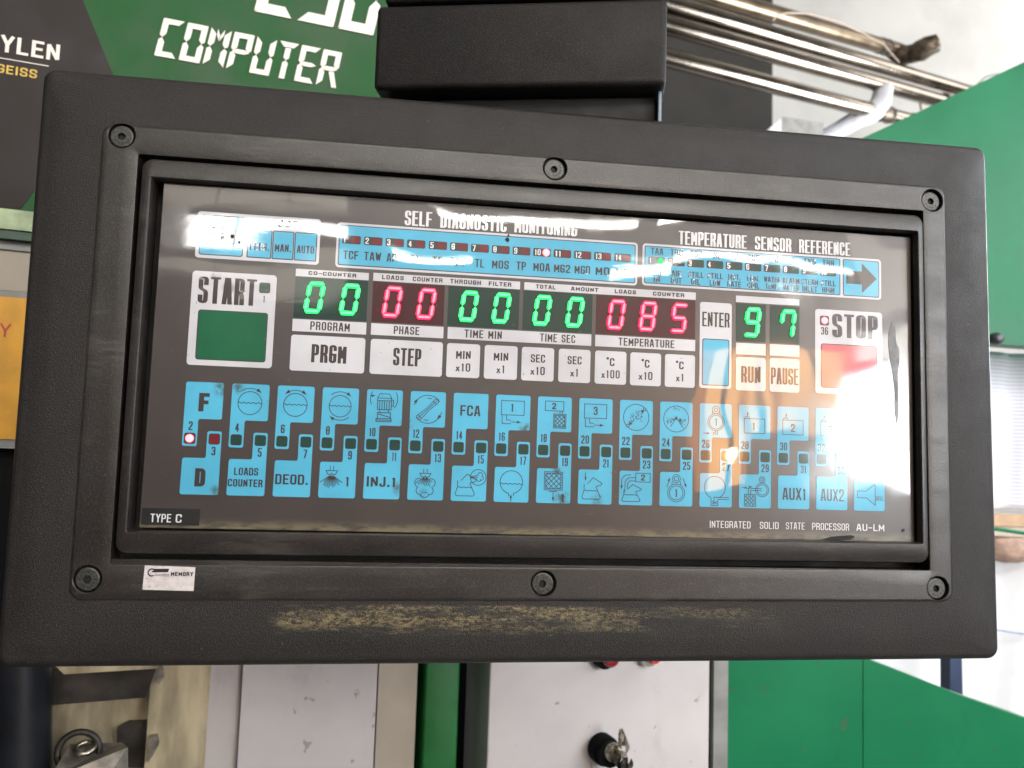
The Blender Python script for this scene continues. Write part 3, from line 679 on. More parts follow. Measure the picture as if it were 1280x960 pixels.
strip((-12.4, 40.2, 74.2, 43.9), [('TOTAL', -6.8, 3.0), ('AMOUNT', 10.6, 24.4), ('LOADS', 32.6, 43.4), ('COUNTER', 52.0, 68.2)])
strip((95.3, 40.4, 129.1, 43.7), [])
strip((-120.6, 14.3, -86.8, 20.0), [('PROGRAM', -112.5, -94.4)])
strip((-84.6, 14.4, -50.6, 19.9), [('PHASE', -74.0, -62.0)])
strip((-48.6, 14.4, 21.4, 20.0), [('TIME MIN', -40.6, -22.6), ('TIME SEC', -4.0, 13.4)])
strip((23.4, 14.4, 74.2, 20.0), [('TEMPERATURE', 35.0, 63.4)])
strip((95.5, 14.0, 111.1, 19.8), []); strip((113.3, 14.2, 129.1, 20.0), [])
o = wkey('run_key', (95.5, -4.0, 111.2, 12.7)); text('RUN', 98.2, 108.4, -.1, 8.2, M['ink'], K2, o, wt=.34, gap=.16, hr=.7)
o = wkey('pause_key', (113.3, -4.0, 129.1, 13.0)); text('PAUSE', 113.9, 128.6, -.2, 8.2, M['ink'], K2, o, wt=.34, gap=.16, hr=.7)
def framed(par, box, mat, name, r=.7):
    slab('key_outline', rrect(box[0] - .45, box[1] - .45, box[2] + .45, box[3] + .45, r + .3), K2, K1, M['ink'], par)
    return slab(name, rrect(*box, r), K2 - .03, K2, mat, par)
o = wkey('enter_key', (76.5, -3.7, 93.1, 39.4)); framed(o, (78.3, -1.9, 91.5, 20.6), M['blue'], 'key_face'); text('ENTER', 77.7, 91.9, 27.1, 34.5, M['ink'], K2, o, wt=.30, gap=.18)
o = wkey('start_key', (-166.4, -3.6, -128.8, 39.9), 1.6); framed(o, (-162.4, -.6, -132.2, 21.6), M['green_key'], 'key_face', 1)
text('START', -163.4, -137.6, 25.0, 37.4, M['ink'], K2, o, wt=.46, gap=.20, hr=.50); led(-134.0, 33.7, o, 'off'); num('1', -134.0, 26.8, o, 3.4)
o = wkey('stop_key', (137.6, -3.7, 174.3, 39.3), 1.6); framed(o, (141.1, -.4, 171.0, 21.3), M['red_key'], 'key_face', 1)
text('STOP', 146.8, 171.8, 25.2, 37.4, M['ink'], K2, o, wt=.46, gap=.20, hr=.50); led(142.6, 33.5, o, 'red'); num('36', 142.6, 26.2, o, 4.0)
# --- mode box
o = key('mode_box', (-165.9, 46.1, -110.2, 67.9), M['white'], 1.5)
framed(o, (-164.0, 48.0, -145.2, 66.0), M['blue'], 'blue_field', .8); text('PRM', -161.0, -148.6, 53.2, 61.8, M['ink'], K2 - .05, o, wt=.38, gap=.2)
text('MODE', -133.6, -120.8, 62.9, 66.4, M['ink'], K2, o, wt=.28)
for s, a_, b_ in (('PROG', -142.6, -132.4), ('MAN', -131.3, -122.4), ('AUTO', -121.3, -111.9)):
    framed(o, (a_, 48.0, b_, 60.6), M['blue'], 'blue_field', .3); text(s + ('.' if s != 'AUTO' else ''), a_ + .8, b_ - .7, 51.2, 54.8, M['ink'], K2 - .05, o, wt=.3)
# --- self diagnostic box
o = key('diagnostic_box', (-102.6, 45.6, 43.9, 67.2), M['white'], 1.7)
framed(o, (-101.1, 47.1, 42.4, 65.7), M['blue'], 'blue_field', .6)
diag = ['TCF', 'TAW', 'APF', 'TV', 'TF', 'TMF', 'TL', 'MOS', 'TP', 'MOA', 'MG2', 'MGD', 'MO', 'ML']
for i in range(14):
    x = -100.0 + 10.13 * i + (0.25 if i > 3 else 0)
    slab('number_cell', rrect(x, 57.1, x + 8.7, 61.1, .7), K2 - .06, K2 - .029, M['ink'], o)
    lr = slab('indicator_window', rrect(x + 4.2, 57.5, x + 8.2, 60.7, .4), K2 - .08, K2 - .058, M['dead_led_red'], o)
    s = str(i + 1); w_ = .9 if s == '1' else (1.6 if len(s) == 1 else 3.0)
    text(s, x + .7, x + .7 + w_, 57.6, 60.6, M['legend'], K2 - .08, o, wt=.28)
    if i == 9:
        dm = loft('indicator_light', disc_loops(x + 6.4, 59.1, [(1.95, K2 - .085), (1.8, K2 - .3), (1.2, K2 - .6), (.6, K2 - .7)], 20), [M['r_led_rim'], M['r_led']], o, cap0=False)
        for p in dm.data.polygons: p.material_index = 0 if p.index < 20 else 1
    hw = {'TV': 2.5, 'TF': 2.4, 'TL': 2.2, 'TP': 2.3, 'MOS': 4.1, 'MOA': 4.1, 'MG2': 4.0, 'MGD': 3.9, 'TMF': 4.0, 'TAW': 4.0}.get(diag[i], 3.5)
    text(diag[i], x + 4.4 - hw, x + 4.4 + hw, 49.7, 53.8, M['ink'], K2 - .08, o, wt=.26)
text('SELF', -71.2, -58.2, 68.0, 75.2, M['legend'], K2, panel, wt=.34, gap=.16, hr=.55)
text('DIAGNOSTIC', -54.2, -22.0, 68.0, 75.6, M['legend'], K2, panel, wt=.34, gap=.16, hr=.55)
text('MONITORING', -18.2, 13.0, 68.2, 75.8, M['legend'], K2, panel, wt=.34, gap=.16, hr=.55)
# --- temperature box
o = key('temperature_box', (46.4, 46.0, 173.9, 67.2), M['white'], 1.7)
framed(o, (47.9, 47.5, 150.9, 65.7), M['blue'], 'blue_field', .6); framed(o, (153.2, 47.5, 172.4, 65.7), M['blue'], 'blue_field', .6)
slab('arrow', [(154.6, 60.2), (154.6, 53.4), (163.2, 53.4), (163.2, 48.9), (171.4, 56.8), (163.2, 64.6), (163.2, 60.2)], K2 - .07, K2 - .03, M['ink'], o)
cols = ['TAA', 'TBC', 'TGD', 'TSD', 'TD', 'TCF', 'TAO', 'TAW', 'TWS', 'TRR']
r3 = ['AIR', 'AIR', 'STILL', 'STILL', 'DIST.', 'FRIG.', 'WATER', 'ALARM', 'STEAM', 'STILL']
r4 = ['IN', 'OUT', 'OIL', 'LOW', 'RATE', 'COIL', 'TEMP.', 'WATER', 'INLET', 'HIGH']
for i in range(10):
    c = 53.8 + 10.1 * i; wdt = {2: 2.0}.get(len(cols[i]), 3.2)
    text(cols[i], c - wdt, c + wdt, 61.9, 65.2, M['ink'], K2 - .08, o, wt=.26)
    slab('number_cell', rrect(c - 4.5, 56.7, c + 4.3, 60.7, .7), K2 - .06, K2 - .029, M['ink'], o)
    slab('indicator_window', rrect(c - .2, 57.1, c + 3.8, 60.3, .4), K2 - .08, K2 - .058, M['dead_led'], o)
    s = str(i + 1); text(s, c - 3.8, c - 3.8 + (.9 if s == '1' else 1.6 if len(s) == 1 else 2.8), 57.2, 60.2, M['legend'], K2 - .08, o, wt=.28)
    if i == 0: loft('indicator_light', disc_loops(c + 1.9, 58.7, [(1.5, K2 - .085), (1.3, K2 - .3), (.8, K2 - .5)], 18), M['g_led'], o, cap0=False)
    for s, zb in ((r3[i], 51.5), (r4[i], 47.9)):
        hw = .82 * len(s.replace('.', '')) + .35; hw -= .45 * s.count('I') * .8
        text(s, c - hw, c + hw, zb, zb + 2.9, M['ink'], K2 - .08, o, wt=.27, gap=.2)
text('TEMPERATURE', 64.9, 100.6, 67.9, 74.8, M['legend'], K2 - .1, panel, wt=.34, gap=.16, hr=.55)
text('SENSOR', 105.0, 124.6, 67.9, 74.8, M['legend'], K2 - .1, panel, wt=.34, gap=.16, hr=.55)
text('REFERENCE', 128.8, 156.8, 67.9, 74.8, M['legend'], K2 - .1, panel, wt=.34, gap=.16, hr=.55)
# --- footer and corner legend
for s, a_, b_ in (('INTEGRATED', 82.6, 103.6), ('SOLID', 108.4, 118.2), ('STATE', 122.0, 131.8), ('PROCESSOR', 135.8, 155.4), ('AU-LM', 159.4, 174.4)):
    text(s, a_, b_, -72.0, -68.6, M['legend'], K2, panel, wt=.20, gap=.26)
o = slab('type_label', [(-181.0, -75.8), (-156.2, -75.8), (-156.2, -68.4), (-181.0, -68.4)], K1, PY, M['well'], panel)
text('TYPE', -177.2, -168.4, -74.6, -70.9, M['legend'], K2, o, wt=.24); text('C', -166.4, -163.9, -74.6, -70.9, M['legend'], K2, o, wt=.20)
# --- seven segment displays
def seg_poly(kind, w_, h_, t):
    g_ = .28; a = t / 2; m_ = h_ / 2
    H = lambda z: [(g_ + a * .4, z), (a + g_ + .2, z + a), (w_ - a - g_ - .2, z + a), (w_ - g_ - a * .4, z), (w_ - a - g_ - .2, z - a), (a + g_ + .2, z - a)]
    V = lambda x, z0, z1: [(x, z0 + g_ * .6), (x + a, z0 + g_ + a), (x + a, z1 - g_ - a), (x, z1 - g_ * .6), (x - a, z1 - g_ - a), (x - a, z0 + g_ + a)]
    return {'a': H(h_ - a), 'd': H(a), 'g': H(m_), 'f': V(a, m_, h_ - a), 'e': V(a, a, m_), 'b': V(w_ - a, m_, h_ - a), 'c': V(w_ - a, a, m_)}[kind]
SEG = {'0': 'abcdef', '8': 'abcdefg', '5': 'acdfg', '9': 'abcdfg', '7': 'abcf'}
_segc = {}
def digit(ch, cx, zb, par, colr, w_=8.3, h_=15.1, t=2.1):
    sl = 1.9 / h_
    for sname in SEG[ch]:
        key_ = (sname, colr)
        base = [(x - w_ / 2 + sl * z, z) for x, z in seg_poly(sname, w_, h_, t)]
        if key_ not in _segc:
            mx = sum(p[0] for p in base) / 6; mz = sum(p[1] for p in base) / 6
            vs = []
            for sc_, yy in ((1.0, 0.0), (1.0, -.75), (.90, -1.0)):
                for x, z in base:
                    dx, dz = x - mx, z - mz
                    if sc_ < 1:
                        L_ = math.hypot(dx, dz); ux = dx; uz = dz
                        if sname in 'adg': dz *= .50; dx *= .90
                        else: dz *= .95; dx = dx - (sl * (z - mz)); dx = dx * .50 + sl * (dz)
                    vs.append(((mx + dx) / 1000, yy / 1000, (mz + dz) / 1000))
            fs = [(i, (i + 1) % 6, 6 + (i + 1) % 6, 6 + i) for i in range(6)] + [(6 + i, 6 + (i + 1) % 6, 12 + (i + 1) % 6, 12 + i) for i in range(6)] + [tuple(range(12, 18))]
            _segc[key_] = mesh_from(vs, fs, [M[colr + '_edge'], M[colr + '_core']], [0] * 6 + [0] * 6 + [1], center=(0, 0, 0)); _segc[key_].name = 'segment'
        link('segment', _segc[key_], (cx / 1000, (PY - .12) / 1000, zb / 1000), par)
def window_cell(x0, x1, colr, digits):
    o = key('digit_window', (x0, 20.6, x1, 39.9), M['green_filter'] if colr == 'g' else M['red_filter'], .2, yf=PY - .1)
    for ch, cx in digits: digit(ch, cx, 22.9, o, colr)
window_cell(-120.4, -86.9, 'g', [('0', -112.2), ('0', -96.0)])
window_cell(-84.6, -50.8, 'r', [('0', -76.2), ('0', -60.2)])
window_cell(-49.0, -14.6, 'g', [('0', -40.0), ('0', -24.2)])
window_cell(-12.8, 21.6, 'g', [('0', -4.3), ('0', 11.9)])
window_cell(23.4, 74.1, 'r', [('0', 32.6), ('8', 48.6), ('5', 64.6)])
window_cell(95.4, 111.1, 'g', [('9', 102.9)])
window_cell(113.3, 129.1, 'g', [('7', 121.6)])
# dried streak and chips near the right edge and on the mode box
slab('residue_streak', fillet([(180.2, 36), (181.6, 31), (181.9, 24), (183.6, 21), (183.8, 14), (182.6, 9), (182.8, 2), (182.9, -12), (182.0, -18), (181.0, -12), (180.9, 0), (179.6, 10), (178.2, 17), (177.6, 25), (178.2, 31)], 1.2), K1 - .02, PY, M['blemish'], panel)
for x, z, r in ((-149.8, 57.0, 1.1), (-146.6, 54.4, .7), (-21.6, 64.2, 1.1), (-21.0, 66.4, .6), (184.6, -71.5, .9)):
    slab('paint_chip', fillet([(x + r * (.7 + .5 * random.random()) * math.cos(a_), z + r * (.8 + .7 * random.random()) * math.sin(a_)) for a_ in [k_ * math.pi / 3 for k_ in range(6)]], r * .2), K2 - .12, K2 - .04, M['well'], panel)
slab('edge_grime', fillet([(140, -77.0), (146, -75.2), (152, -74.6), (157, -74.2), (159, -75.2), (156, -76.6), (148, -77.1)], .8), PY - .04, PY, M['well'], panel)

# memory sticker on the fascia
M['sticker'] = plain('sticker_paper', (0.52, 0.48, 0.47), 0.55, scale=300, var=0.08)
M['black'] = plain('black_ink', (0.012, 0.012, 0.014), 0.5)
FY = -0.95
o = slab('memory_sticker', [(-177.0, -103.3), (-155.6, -103.7), (-155.5, -93.4), (-176.7, -92.9)], FY - .12, FY + .1, M['sticker'], panel)
text('MEMORY', -165.6, -156.2, -97.3, -95.5, M['black'], FY - .15, o, wt=.3, gap=.2)
ink('logo', [(arc(-173.6, -95.9, 1.5, 60, 300, 14), False, False), ln((-173.6, -95.5), (-171.5, -95.5))], .6, 0, 0, FY - .15, M['black'], o)
slab('logo_bar', fillet([(-173.0, -94.3), (-166.4, -94.2), (-166.8, -95.7), (-173.0, -95.9)], .3), FY - .16, FY - .1, M['black'], o)
ink('fine_print', [ln((-172.4, -96.6), (-166.2, -96.8)), ln((-173.0, -97.2), (-166.2, -97.35)), ln((-176.0, -98.7), (-175.2, -98.4)), ln((-174.4, -102.4), (-173.8, -101.7)), ln((-171.6, -102.2), (-171.2, -102.0)), ln((-161.4, -102.0), (-161.0, -101.8))], .22, 0, 0, FY - .15, M['black'], o)

# ================================================================== box above the panel
M['boxblack'] = plastic('black_box_coating', (0.008, 0.007, 0.0068), 0.46, 1800, 0.00025, spec=0.22)
th_ = math.radians(13.7)
bu = Vector((math.cos(th_), -math.sin(th_), 0)); bn = Vector((math.sin(th_), math.cos(th_), 0))
c0 = at(466, 111, 0.036)
lo_ = c0
dpx = at(833, 104, 0.0)
# width so that the right edge falls on the photographed edge
def raydir(px, py): return (RIGHT * ((px - 640) / 1000) + UP * (-(py - 480) / 1000) - BACK)
def hit(px, py, O, n):
    d = raydir(px, py); return CAM + d * ((O - CAM).dot(n) / d.dot(n))
q = hit(833, 106, c0, bn); bw = (q - c0).dot(bu)
def bxl(u, v, z): return c0 + bu * u + bn * v + Vector((0, 0, z))
def bevel_box(name, f, u0, u1, v0, v1, z0, z1, r, mat, parent=None, seg=4):
    bm = bmesh.new(); vs = {}
    for i, u in enumerate((u0, u1)):
        for j, v in enumerate((v0, v1)):
            for k, z in enumerate((z0, z1)): vs[i, j, k] = bm.verts.new(f(u, v, z))
    for q_ in ([(0,0,0),(0,0,1),(0,1,1),(0,1,0)], [(1,0,0),(1,1,0),(1,1,1),(1,0,1)], [(0,0,0),(1,0,0),(1,0,1),(0,0,1)], [(0,1,0),(0,1,1),(1,1,1),(1,1,0)], [(0,0,0),(0,1,0),(1,1,0),(1,0,0)], [(0,0,1),(1,0,1),(1,1,1),(0,1,1)]):
        bm.faces.new([vs[t] for t in q_])
    bmesh.ops.recalc_face_normals(bm, faces=bm.faces)
    if r: bmesh.ops.bevel(bm, geom=list(bm.edges) + list(bm.verts), offset=r, segments=seg, affect='EDGES', profile=.5)
    bm.verts.ensure_lookup_table()
    V_ = [v.co.copy() for v in bm.verts]; bm.verts.index_update(); F_ = [[v.index for v in fc.verts] for fc in bm.faces]; bm.free()
    o = mk(name, V_, F_, mat, parent, smooth=True, recalc=False); o.data.set_sharp_from_angle(angle=math.radians(40)); return o
hood = thing('mounting_box', tuple(bxl(bw / 2, .05, 0)), 'black box standing above the top edge of the control panel', 'box')
bevel_box('box_body', bxl, 0, bw, 0, .11, 0, .046, .003, M['boxblack'], hood)
bevel_box('box_lid', bxl, .004, bw - .001, .0, .11, .0475, .085, .002, M['boxblack'], hood)
M['neck'] = plain('neck_shade_black', (0.004, 0.004, 0.005), 0.7, var=.1)  # blacker than the box: shade of its underside put into the colour
bevel_box('box_neck', bxl, .004, bw - .0040, .012, .10, -.05, -.0008, .0015, M['neck'], hood)
M['neck_sheen'] = plain('blue_neck_sheen', (0.10, 0.15, 0.20), 0.3, var=.1)  # bluish reflection on the neck's side, put in as a coloured strip
bevel_box('neck_sheen_strip', bxl, bw - .0036, bw - .0018, .006, .10, -.05, -.0008, .0004, M['neck_sheen'], hood)

# ================================================================== machine behind (sign board, doors, cabinet)
M['sign_green'] = plain('green_sign_sheet', (0.0025, 0.066, 0.011), 0.5, spec=.25, var=.1, scale=25)
M['sign_grey'] = plain('dark_grey_sign_sheet', (0.019, 0.0145, 0.0135), 0.55, spec=.25, var=.12, scale=30)
M['sign_white'] = plain('cream_lettering', (0.72, 0.66, 0.60), 0.5, var=.03)
M['sign_yellow'] = plain('yellow_lettering', (0.55, 0.36, 0.05), 0.5, var=.03)
def mslab(name, pts, w0, w1, mat, parent=None):
    n = len(pts); vs = [mp(u, z, w1) for u, z in pts] + [mp(u, z, w0) for u, z in pts]
    fs = [tuple(range(n)), tuple(range(2 * n - 1, n - 1, -1))] + [(i, (i + 1) % n, n + (i + 1) % n, n + i) for i in range(n)]
    return mk(name, vs, fs, mat, parent)
def mrect(name, u0, u1, z0, z1, w0, w1, mat, parent=None): return mslab(name, [(u0, z0), (u1, z0), (u1, z1), (u0, z1)], w0, w1, mat, parent)
sign = thing('sign_board', tuple(mp(-.2, .10, -.01)), 'green machine sign board with COMPUTER in segment letters and a dark grey field', 'sign')
mrect('board', -.55, .16, .122, .48, -.012, 0, M['sign_green'], sign)
mslab('grey_field', [(-.549, .1235), (-.3525, .1235), (-.3475, .1330), (-.3000, .2330), (-.3240, .2860), (-.3500, .3440), (-.3950, .44), (-.549, .44)], 0, .0006, M['sign_grey'], sign)
def seg14(ch, x, z, w_, h_, t):
    a = t / 2; m_ = h_ / 2; g_ = t * .045; q = []
    def H(z_, x0=0, x1=None, up=0):
        x1 = w_ if x1 is None else x1
        if up > 0: return [(x0 + g_, z_ + a), (x1 - g_, z_ + a), (x1 - t * .8, z_ - a), (x0 + t * .8 + g_, z_ - a)]
        if up < 0: return [(x0 + t * .8 + g_, z_ + a), (x1 - t * .8, z_ + a), (x1 - g_, z_ - a), (x0 + g_, z_ - a)]
        return [(x0 + g_ + a * .4, z_), (x0 + t, z_ + a * .85), (x1 - t, z_ + a * .85), (x1 - a * .4, z_), (x1 - t, z_ - a * .85), (x0 + t, z_ - a * .85)]
    Vl = lambda z0, z1, top: [(0, z0 + g_ + (0 if not top else a)), (0, z1 - g_), (t, z1 - g_ - t * .8), (t, z0 + g_ + t * .4 + (0))] if top else [(0, z0 + g_), (0, z1 - g_ - a), (t * .5, z1 - g_), (t, z1 - g_ - a), (t, z0 + g_ + t * .8)]
    S = {
     'a': H(h_ - a, up=1), 'd': H(a, up=-1), 'g': H(m_),
     'f': [(0, m_ + a * .9), (0, h_ - g_), (t, h_ - t * 1.05), (t, m_ + a * 1.6), (t * .5, m_ + g_)],
     'e': [(0, g_), (0, m_ - a * .9), (t * .5, m_ - g_), (t, m_ - a * 1.6), (t, t * 1.05)],
     'b': [(w_, m_ + a * .9), (w_, h_ - g_), (w_ - t, h_ - t * 1.05), (w_ - t, m_ + a * 1.6), (w_ - t * .5, m_ + g_)],
     'c': [(w_, g_), (w_, m_ - a * .9), (w_ - t * .5, m_ - g_), (w_ - t, m_ - a * 1.6), (w_ - t, t * 1.05)],
     'h': [(t * 1.15, h_ - g_ * 2), (w_ / 2 - g_, h_ - t * 1.25), (w_ / 2 - g_, h_ - t * 2.3), (t * 1.15, h_ - t * 1.2)],
     'j': [(w_ - t * 1.15, h_ - g_ * 2), (w_ / 2 + g_, h_ - t * 1.25), (w_ / 2 + g_, h_ - t * 2.3), (w_ - t * 1.15, h_ - t * 1.2)],
     't': [(w_ / 2 - a, h_ - t * 1.15), (w_ / 2 + a, h_ - t * 1.15), (w_ / 2 + a, m_ + a), (w_ / 2, m_ + g_), (w_ / 2 - a, m_ + a)],
     'u': [(w_ / 2 - a, 0), (w_ / 2 + a, 0), (w_ / 2 + a, m_ - a), (w_ / 2, m_ - g_), (w_ / 2 - a, m_ - a)],
     'k': [(w_ - t * 1.7, m_ - a * 1.1), (w_ - t * .7, m_ - a * 1.1), (w_ + t * .3, g_), (w_ - t * .55, 0)],
    }
    pat = {'C': 'afed', 'O': 'abcdef', 'M': 'febchj', 'P': 'abfeg', 'U': 'bcdef', 'T': 'atu', 'E': 'afged', 'R': 'abfegk', '2': 'abged', '5': 'afgcd', '0': 'abcdef'}[ch]
    return [[(x + p[0], z + p[1]) for p in S[s]] for s in pat]
def sign_word(word, x0, pitch, zb, w_, h_, t, sl):
    for i, ch in enumerate(word):
        for poly in seg14(ch, x0 + pitch * i, zb, w_, h_, t):
            poly = [(x + sl * (z - zb), z) for x, z in poly]
            mslab('letter_segment', [(x / 1000, z / 1000) for x, z in poly], .0002, .0010, M['sign_white'], sign)
sign_word('COMPUTER', -273.5, 17.15, 254.0, 14.9, 31.0, 4.3, .16)
sign_word('250', -204.0, 33.0, 305.0, 29.0, 62, 8.6, .17)
to_m = lambda w_: (lambda x, yy, z: mp(x / 1000, z / 1000, w_ - yy / 1000))
text('ETHYLEN', -403.4, -336.2, 236.3, 248.8, M['sign_white'], 0, sign, wt=.24, gap=.22, to3=to_m(.0012))
mrect('rule_line', -.46, -.3425, .2313, .2319, .0006, .0010, M['sign_white'], sign)
text('GEISS', -374.6, -349.3, 220.6, 227.0, M['sign_yellow'], 0, sign, wt=.22, gap=.24, to3=to_m(.0012))
M['palegreen'] = plain('pale_green_ledge_paint', (0.30, 0.38, 0.22), 0.4, var=.2, scale=60)
M['darkgreen'] = plain('dark_green_trim', (0.006, 0.05, 0.02), 0.4)
M['beige'] = plain('beige_sheet', (0.36, 0.31, 0.25), 0.5, var=.08, scale=12)
M['grey'] = plain('grey_sheet', (0.22, 0.22, 0.21), 0.5, var=.1)
M['doorwhite'] = plain('off_white_door_paint', (0.44, 0.41, 0.41), 0.45, var=.05, scale=9, dirt=.5)
M['cabwhite'] = plain('light_grey_cabinet_paint', (0.50, 0.47, 0.47), 0.42, var=.04, scale=14, dirt=.5)
M['blackgap'] = plain('black_rubber', (0.003, 0.003, 0.0035), 0.7, spec=.12)
M['postgreen'] = plain('green_post_paint', (0.004, 0.10, 0.018), 0.4, spec=.3, var=.08)
M['machgreen'] = plain('machine_green_paint', (0.004, 0.145, 0.058), 0.38, dirt=.35, spec=.22, var=.07, scale=7)
t = thing('machine_ledge', tuple(mp(-.4, .105, .0)), 'pale green ledge with a dark lip under the grey sign field', 'ledge')
mrect('ledge_face', -.55, -.20, .1075, .1218, -.01, .004, M['palegreen'], t); mrect('lip', -.55, -.20, .1010, .1070, -.01, .002, M['darkgreen'], t)
t = thing('beige_channel', tuple(mp(-.4, .06, -.02)), 'beige sheet channel between the green ledge and the yellow sign', 'channel')
mrect('channel_top', -.55, -.25, .0945, .1008, -.02, -.004, M['grey'], t); mrect('channel_face', -.55, -.25, .0655, .0943, -.02, -.006, M['beige'], t)
t = thing('warning_sign', tuple(mp(-.4, -.038, -.01)), 'yellow warning sign in a grey frame left of the panel', 'sign')
M['yellow'] = plain('yellow_sign_sheet', (0.62, 0.30, 0.02), 0.45, var=.1, scale=40)
M['redink'] = plain('red_ink', (0.45, 0.03, 0.02), 0.5)
mrect('sign_frame', -.55, -.26, -.0460, .0645, -.01, -.001, M['grey'], t); mrect('sign_sheet', -.545, -.265, -.0400, .0598, -.001, .0004, M['yellow'], t)
text('Y', -358.6, -351.6, 31.2, 40.8, M['redink'], 0, t, wt=.16, to3=to_m(.0007))
carc = thing('machine_carcass', tuple(mp(-.2, -.9, -.1)), 'black machine carcass seen in the gaps between the doors under the panel', 'machine')
mrect('side_panel', -.55, -.31, -.6, -.0465, -.03, -.012, M['blackgap'], carc)
mrect('back_panel', -.56, .235, -.9, -.10, -.20, -.19, M['blackgap'], carc)
# lower doors
def ux(px, w_=0.0): return muz(px, 900, w_)[0]
door = thing('machine_door', tuple(mp(ux(380), -.8, -.01)), 'off white machine door below the panel left of the green post', 'door')
mrect('door_panel', ux(300), ux(469), -.8, -.12, -.02, 0, M['doorwhite'], door)
mrect('door_edge', ux(258), ux(300) - .0005, -.8, -.12, -.03, -.006, M['doorwhite'], door)
mrect('beige_strip', ux(471.5), ux(520), -.8, -.12, -.02, -.0015, M['beige'], door)
post = thing('green_post', tuple(mp(ux(550), -.8, -.01)), 'green painted post below the panel between white door and cabinet', 'post')
bevel_box('post_body', lambda u, v, z: mp(u, z, v), ux(528), ux(571), -.04, .004, -.8, -.12, .002, M['postgreen'], post)
cab = thing('switch_cabinet', tuple(mp(ux(745), -.8, -.01)), 'light grey switch cabinet with key switch and two red lamps', 'cabinet')
bevel_box('cabinet_front', lambda u, v, z: mp(u, z, v), ux(607.5), ux(882), -.06, .006, -.8, -.10, .0015, M['cabwhite'], cab)
mrect('cabinet_seal', ux(882) + .0002, ux(891), -.8, -.10, -.06, -.004, M['blackgap'], cab)
mrect('cabinet_edge', ux(891) + .0002, ux(909), -.8, -.10, -.06, .001, M['grey'], cab)
M['seamdark'] = M['blackgap']
def mdisc(name, px, py, spec, mat, parent, n=28, w_=.006):
    u, z = muz(px, py, w_ + spec[0][1]); vs, fs = [], []
    for r, d in spec:
        for i in range(n):
            a = 2 * math.pi * i / n; vs.append(mp(u + r * math.cos(a), z + r * math.sin(a), w_ + d))
    for k in range(len(spec) - 1):
        for i in range(n): j = (i + 1) % n; fs.append((k * n + i, k * n + j, (k + 1) * n + j, (k + 1) * n + i))
    fs.append(tuple((len(spec) - 1) * n + i for i in range(n)))
    o = mk(name, vs, fs, mat, parent, smooth=True); o.data.set_sharp_from_angle(angle=math.radians(35)); return o
M['chrome'] = plain('chromed_steel', (0.62, 0.58, 0.52), 0.25, 1.0, .1, 30)
M['redlens'] = plain('dark_red_lens', (0.30, 0.012, 0.02), 0.25)
M['redlens2'] = plain('bright_red_lens', (0.60, 0.04, 0.02), 0.25)
M['nickel'] = plain('worn_nickel', (0.45, 0.41, 0.34), 0.3, 1.0, .2, 200)
r1 = mdisc('lamp_bezel', 752, 820, [(.0095, 0), (.0095, .008), (.0085, .010)], M['blackgap'], cab); mdisc('lamp_lens', 761, 821, [(.0080, .009), (.0080, .014), (.006, .017)], M['redlens'], cab)
r2 = mdisc('lamp_bezel', 808, 819, [(.0088, 0), (.0088, .006), (.0078, .008)], M['chrome'], cab); mdisc('lamp_lens', 816, 820, [(.0062, .007), (.0062, .011), (.005, .013)], M['redlens2'], cab)
mdisc('switch_collar', 751, 934, [(.0125, 0), (.0125, .010), (.0118, .0115), (.0100, .0118), (.0100, .020), (.0092, .0205)], M['blackgap'], cab)
mdisc('switch_barrel', 766, 940, [(.0078, .0205), (.0078, .0225), (.0068, .024)], M['nickel'], cab)
keys = thing('key_bunch', tuple(mp(*muz(772, 940, .03), .03)), 'small worn keys hanging in the key switch of the grey cabinet', 'keys')
def keyshape(name, px, py, w0, sc, rot, mat):
    u, z = muz(px, py, w0); rr = math.radians(rot); pts = []
    prof = arc(0, 0, .0072, 110, 430, 16) + [(.0022, -.010), (.0022, -.020), (-.0018, -.021), (-.0022, -.010)]
    prof = [(sc * (a * math.cos(rr) - b_ * math.sin(rr)), sc * (a * math.sin(rr) + b_ * math.cos(rr))) for a, b_ in prof]
    mslab(name, [(u + a, z + b_) for a, b_ in prof], w0, w0 + .0012, mat, keys)
M['keydark'] = plain('dark_key_metal', (0.10, 0.09, 0.08), 0.35, .9, .3, 300)
keyshape('key_blade', 779, 934, .033, .75, 190, M['nickel']); keyshape('key_blade', 776, 950, .036, .85, 20, M['keydark']); keyshape('key_blade', 783, 955, .040, .8, -25, M['keydark'])
mdisc('key_shaft', 773, 939, [(.0026, .024), (.0026, .034)], M['nickel'], keys, 14)
# lower left: steel bracket and black pole
M['zinc'] = plain('tarnished_zinc_sheet', (0.42, 0.36, 0.24), 0.42, 0.25, .22, 55, sc=(1, 1, .25))
M['zincdark'] = plain('dark_steel_channel', (0.035, 0.030, 0.026), 0.5, .4, .3, 60)
M['castblock'] = plain('cast_clamp_metal', (0.25, 0.23, 0.20), 0.4, .7, .2, 120)
br = thing('steel_bracket', tuple(mp(ux(160), -.7, .01)), 'tarnished steel mounting bracket with dark channel bar and clamp below the panel', 'bracket')
mslab('bracket_plate', [(ux(183), -.6), (ux(257), -.6), (ux(260) , -.12), (ux(186), -.12)], -.004, .006, M['zinc'], br)
mrect('rear_plate', ux(50), ux(184), -.6, -.12, -.02, -.012, M['zinc'], br)
def mpoly_px(name, pxs, w0, w1, mat, parent): return mslab(name, [muz(x, y, w1) for x, y in pxs], w0, w1, mat, parent)
mpoly_px('channel_bar', [(60, 838), (195, 836), (182, 872), (60, 882)], .004, .022, M['zincdark'], br)
mpoly_px('channel_lip', [(62, 826), (200, 822), (197, 835.6), (80, 843)], .010, .026, M['zinc'], br)
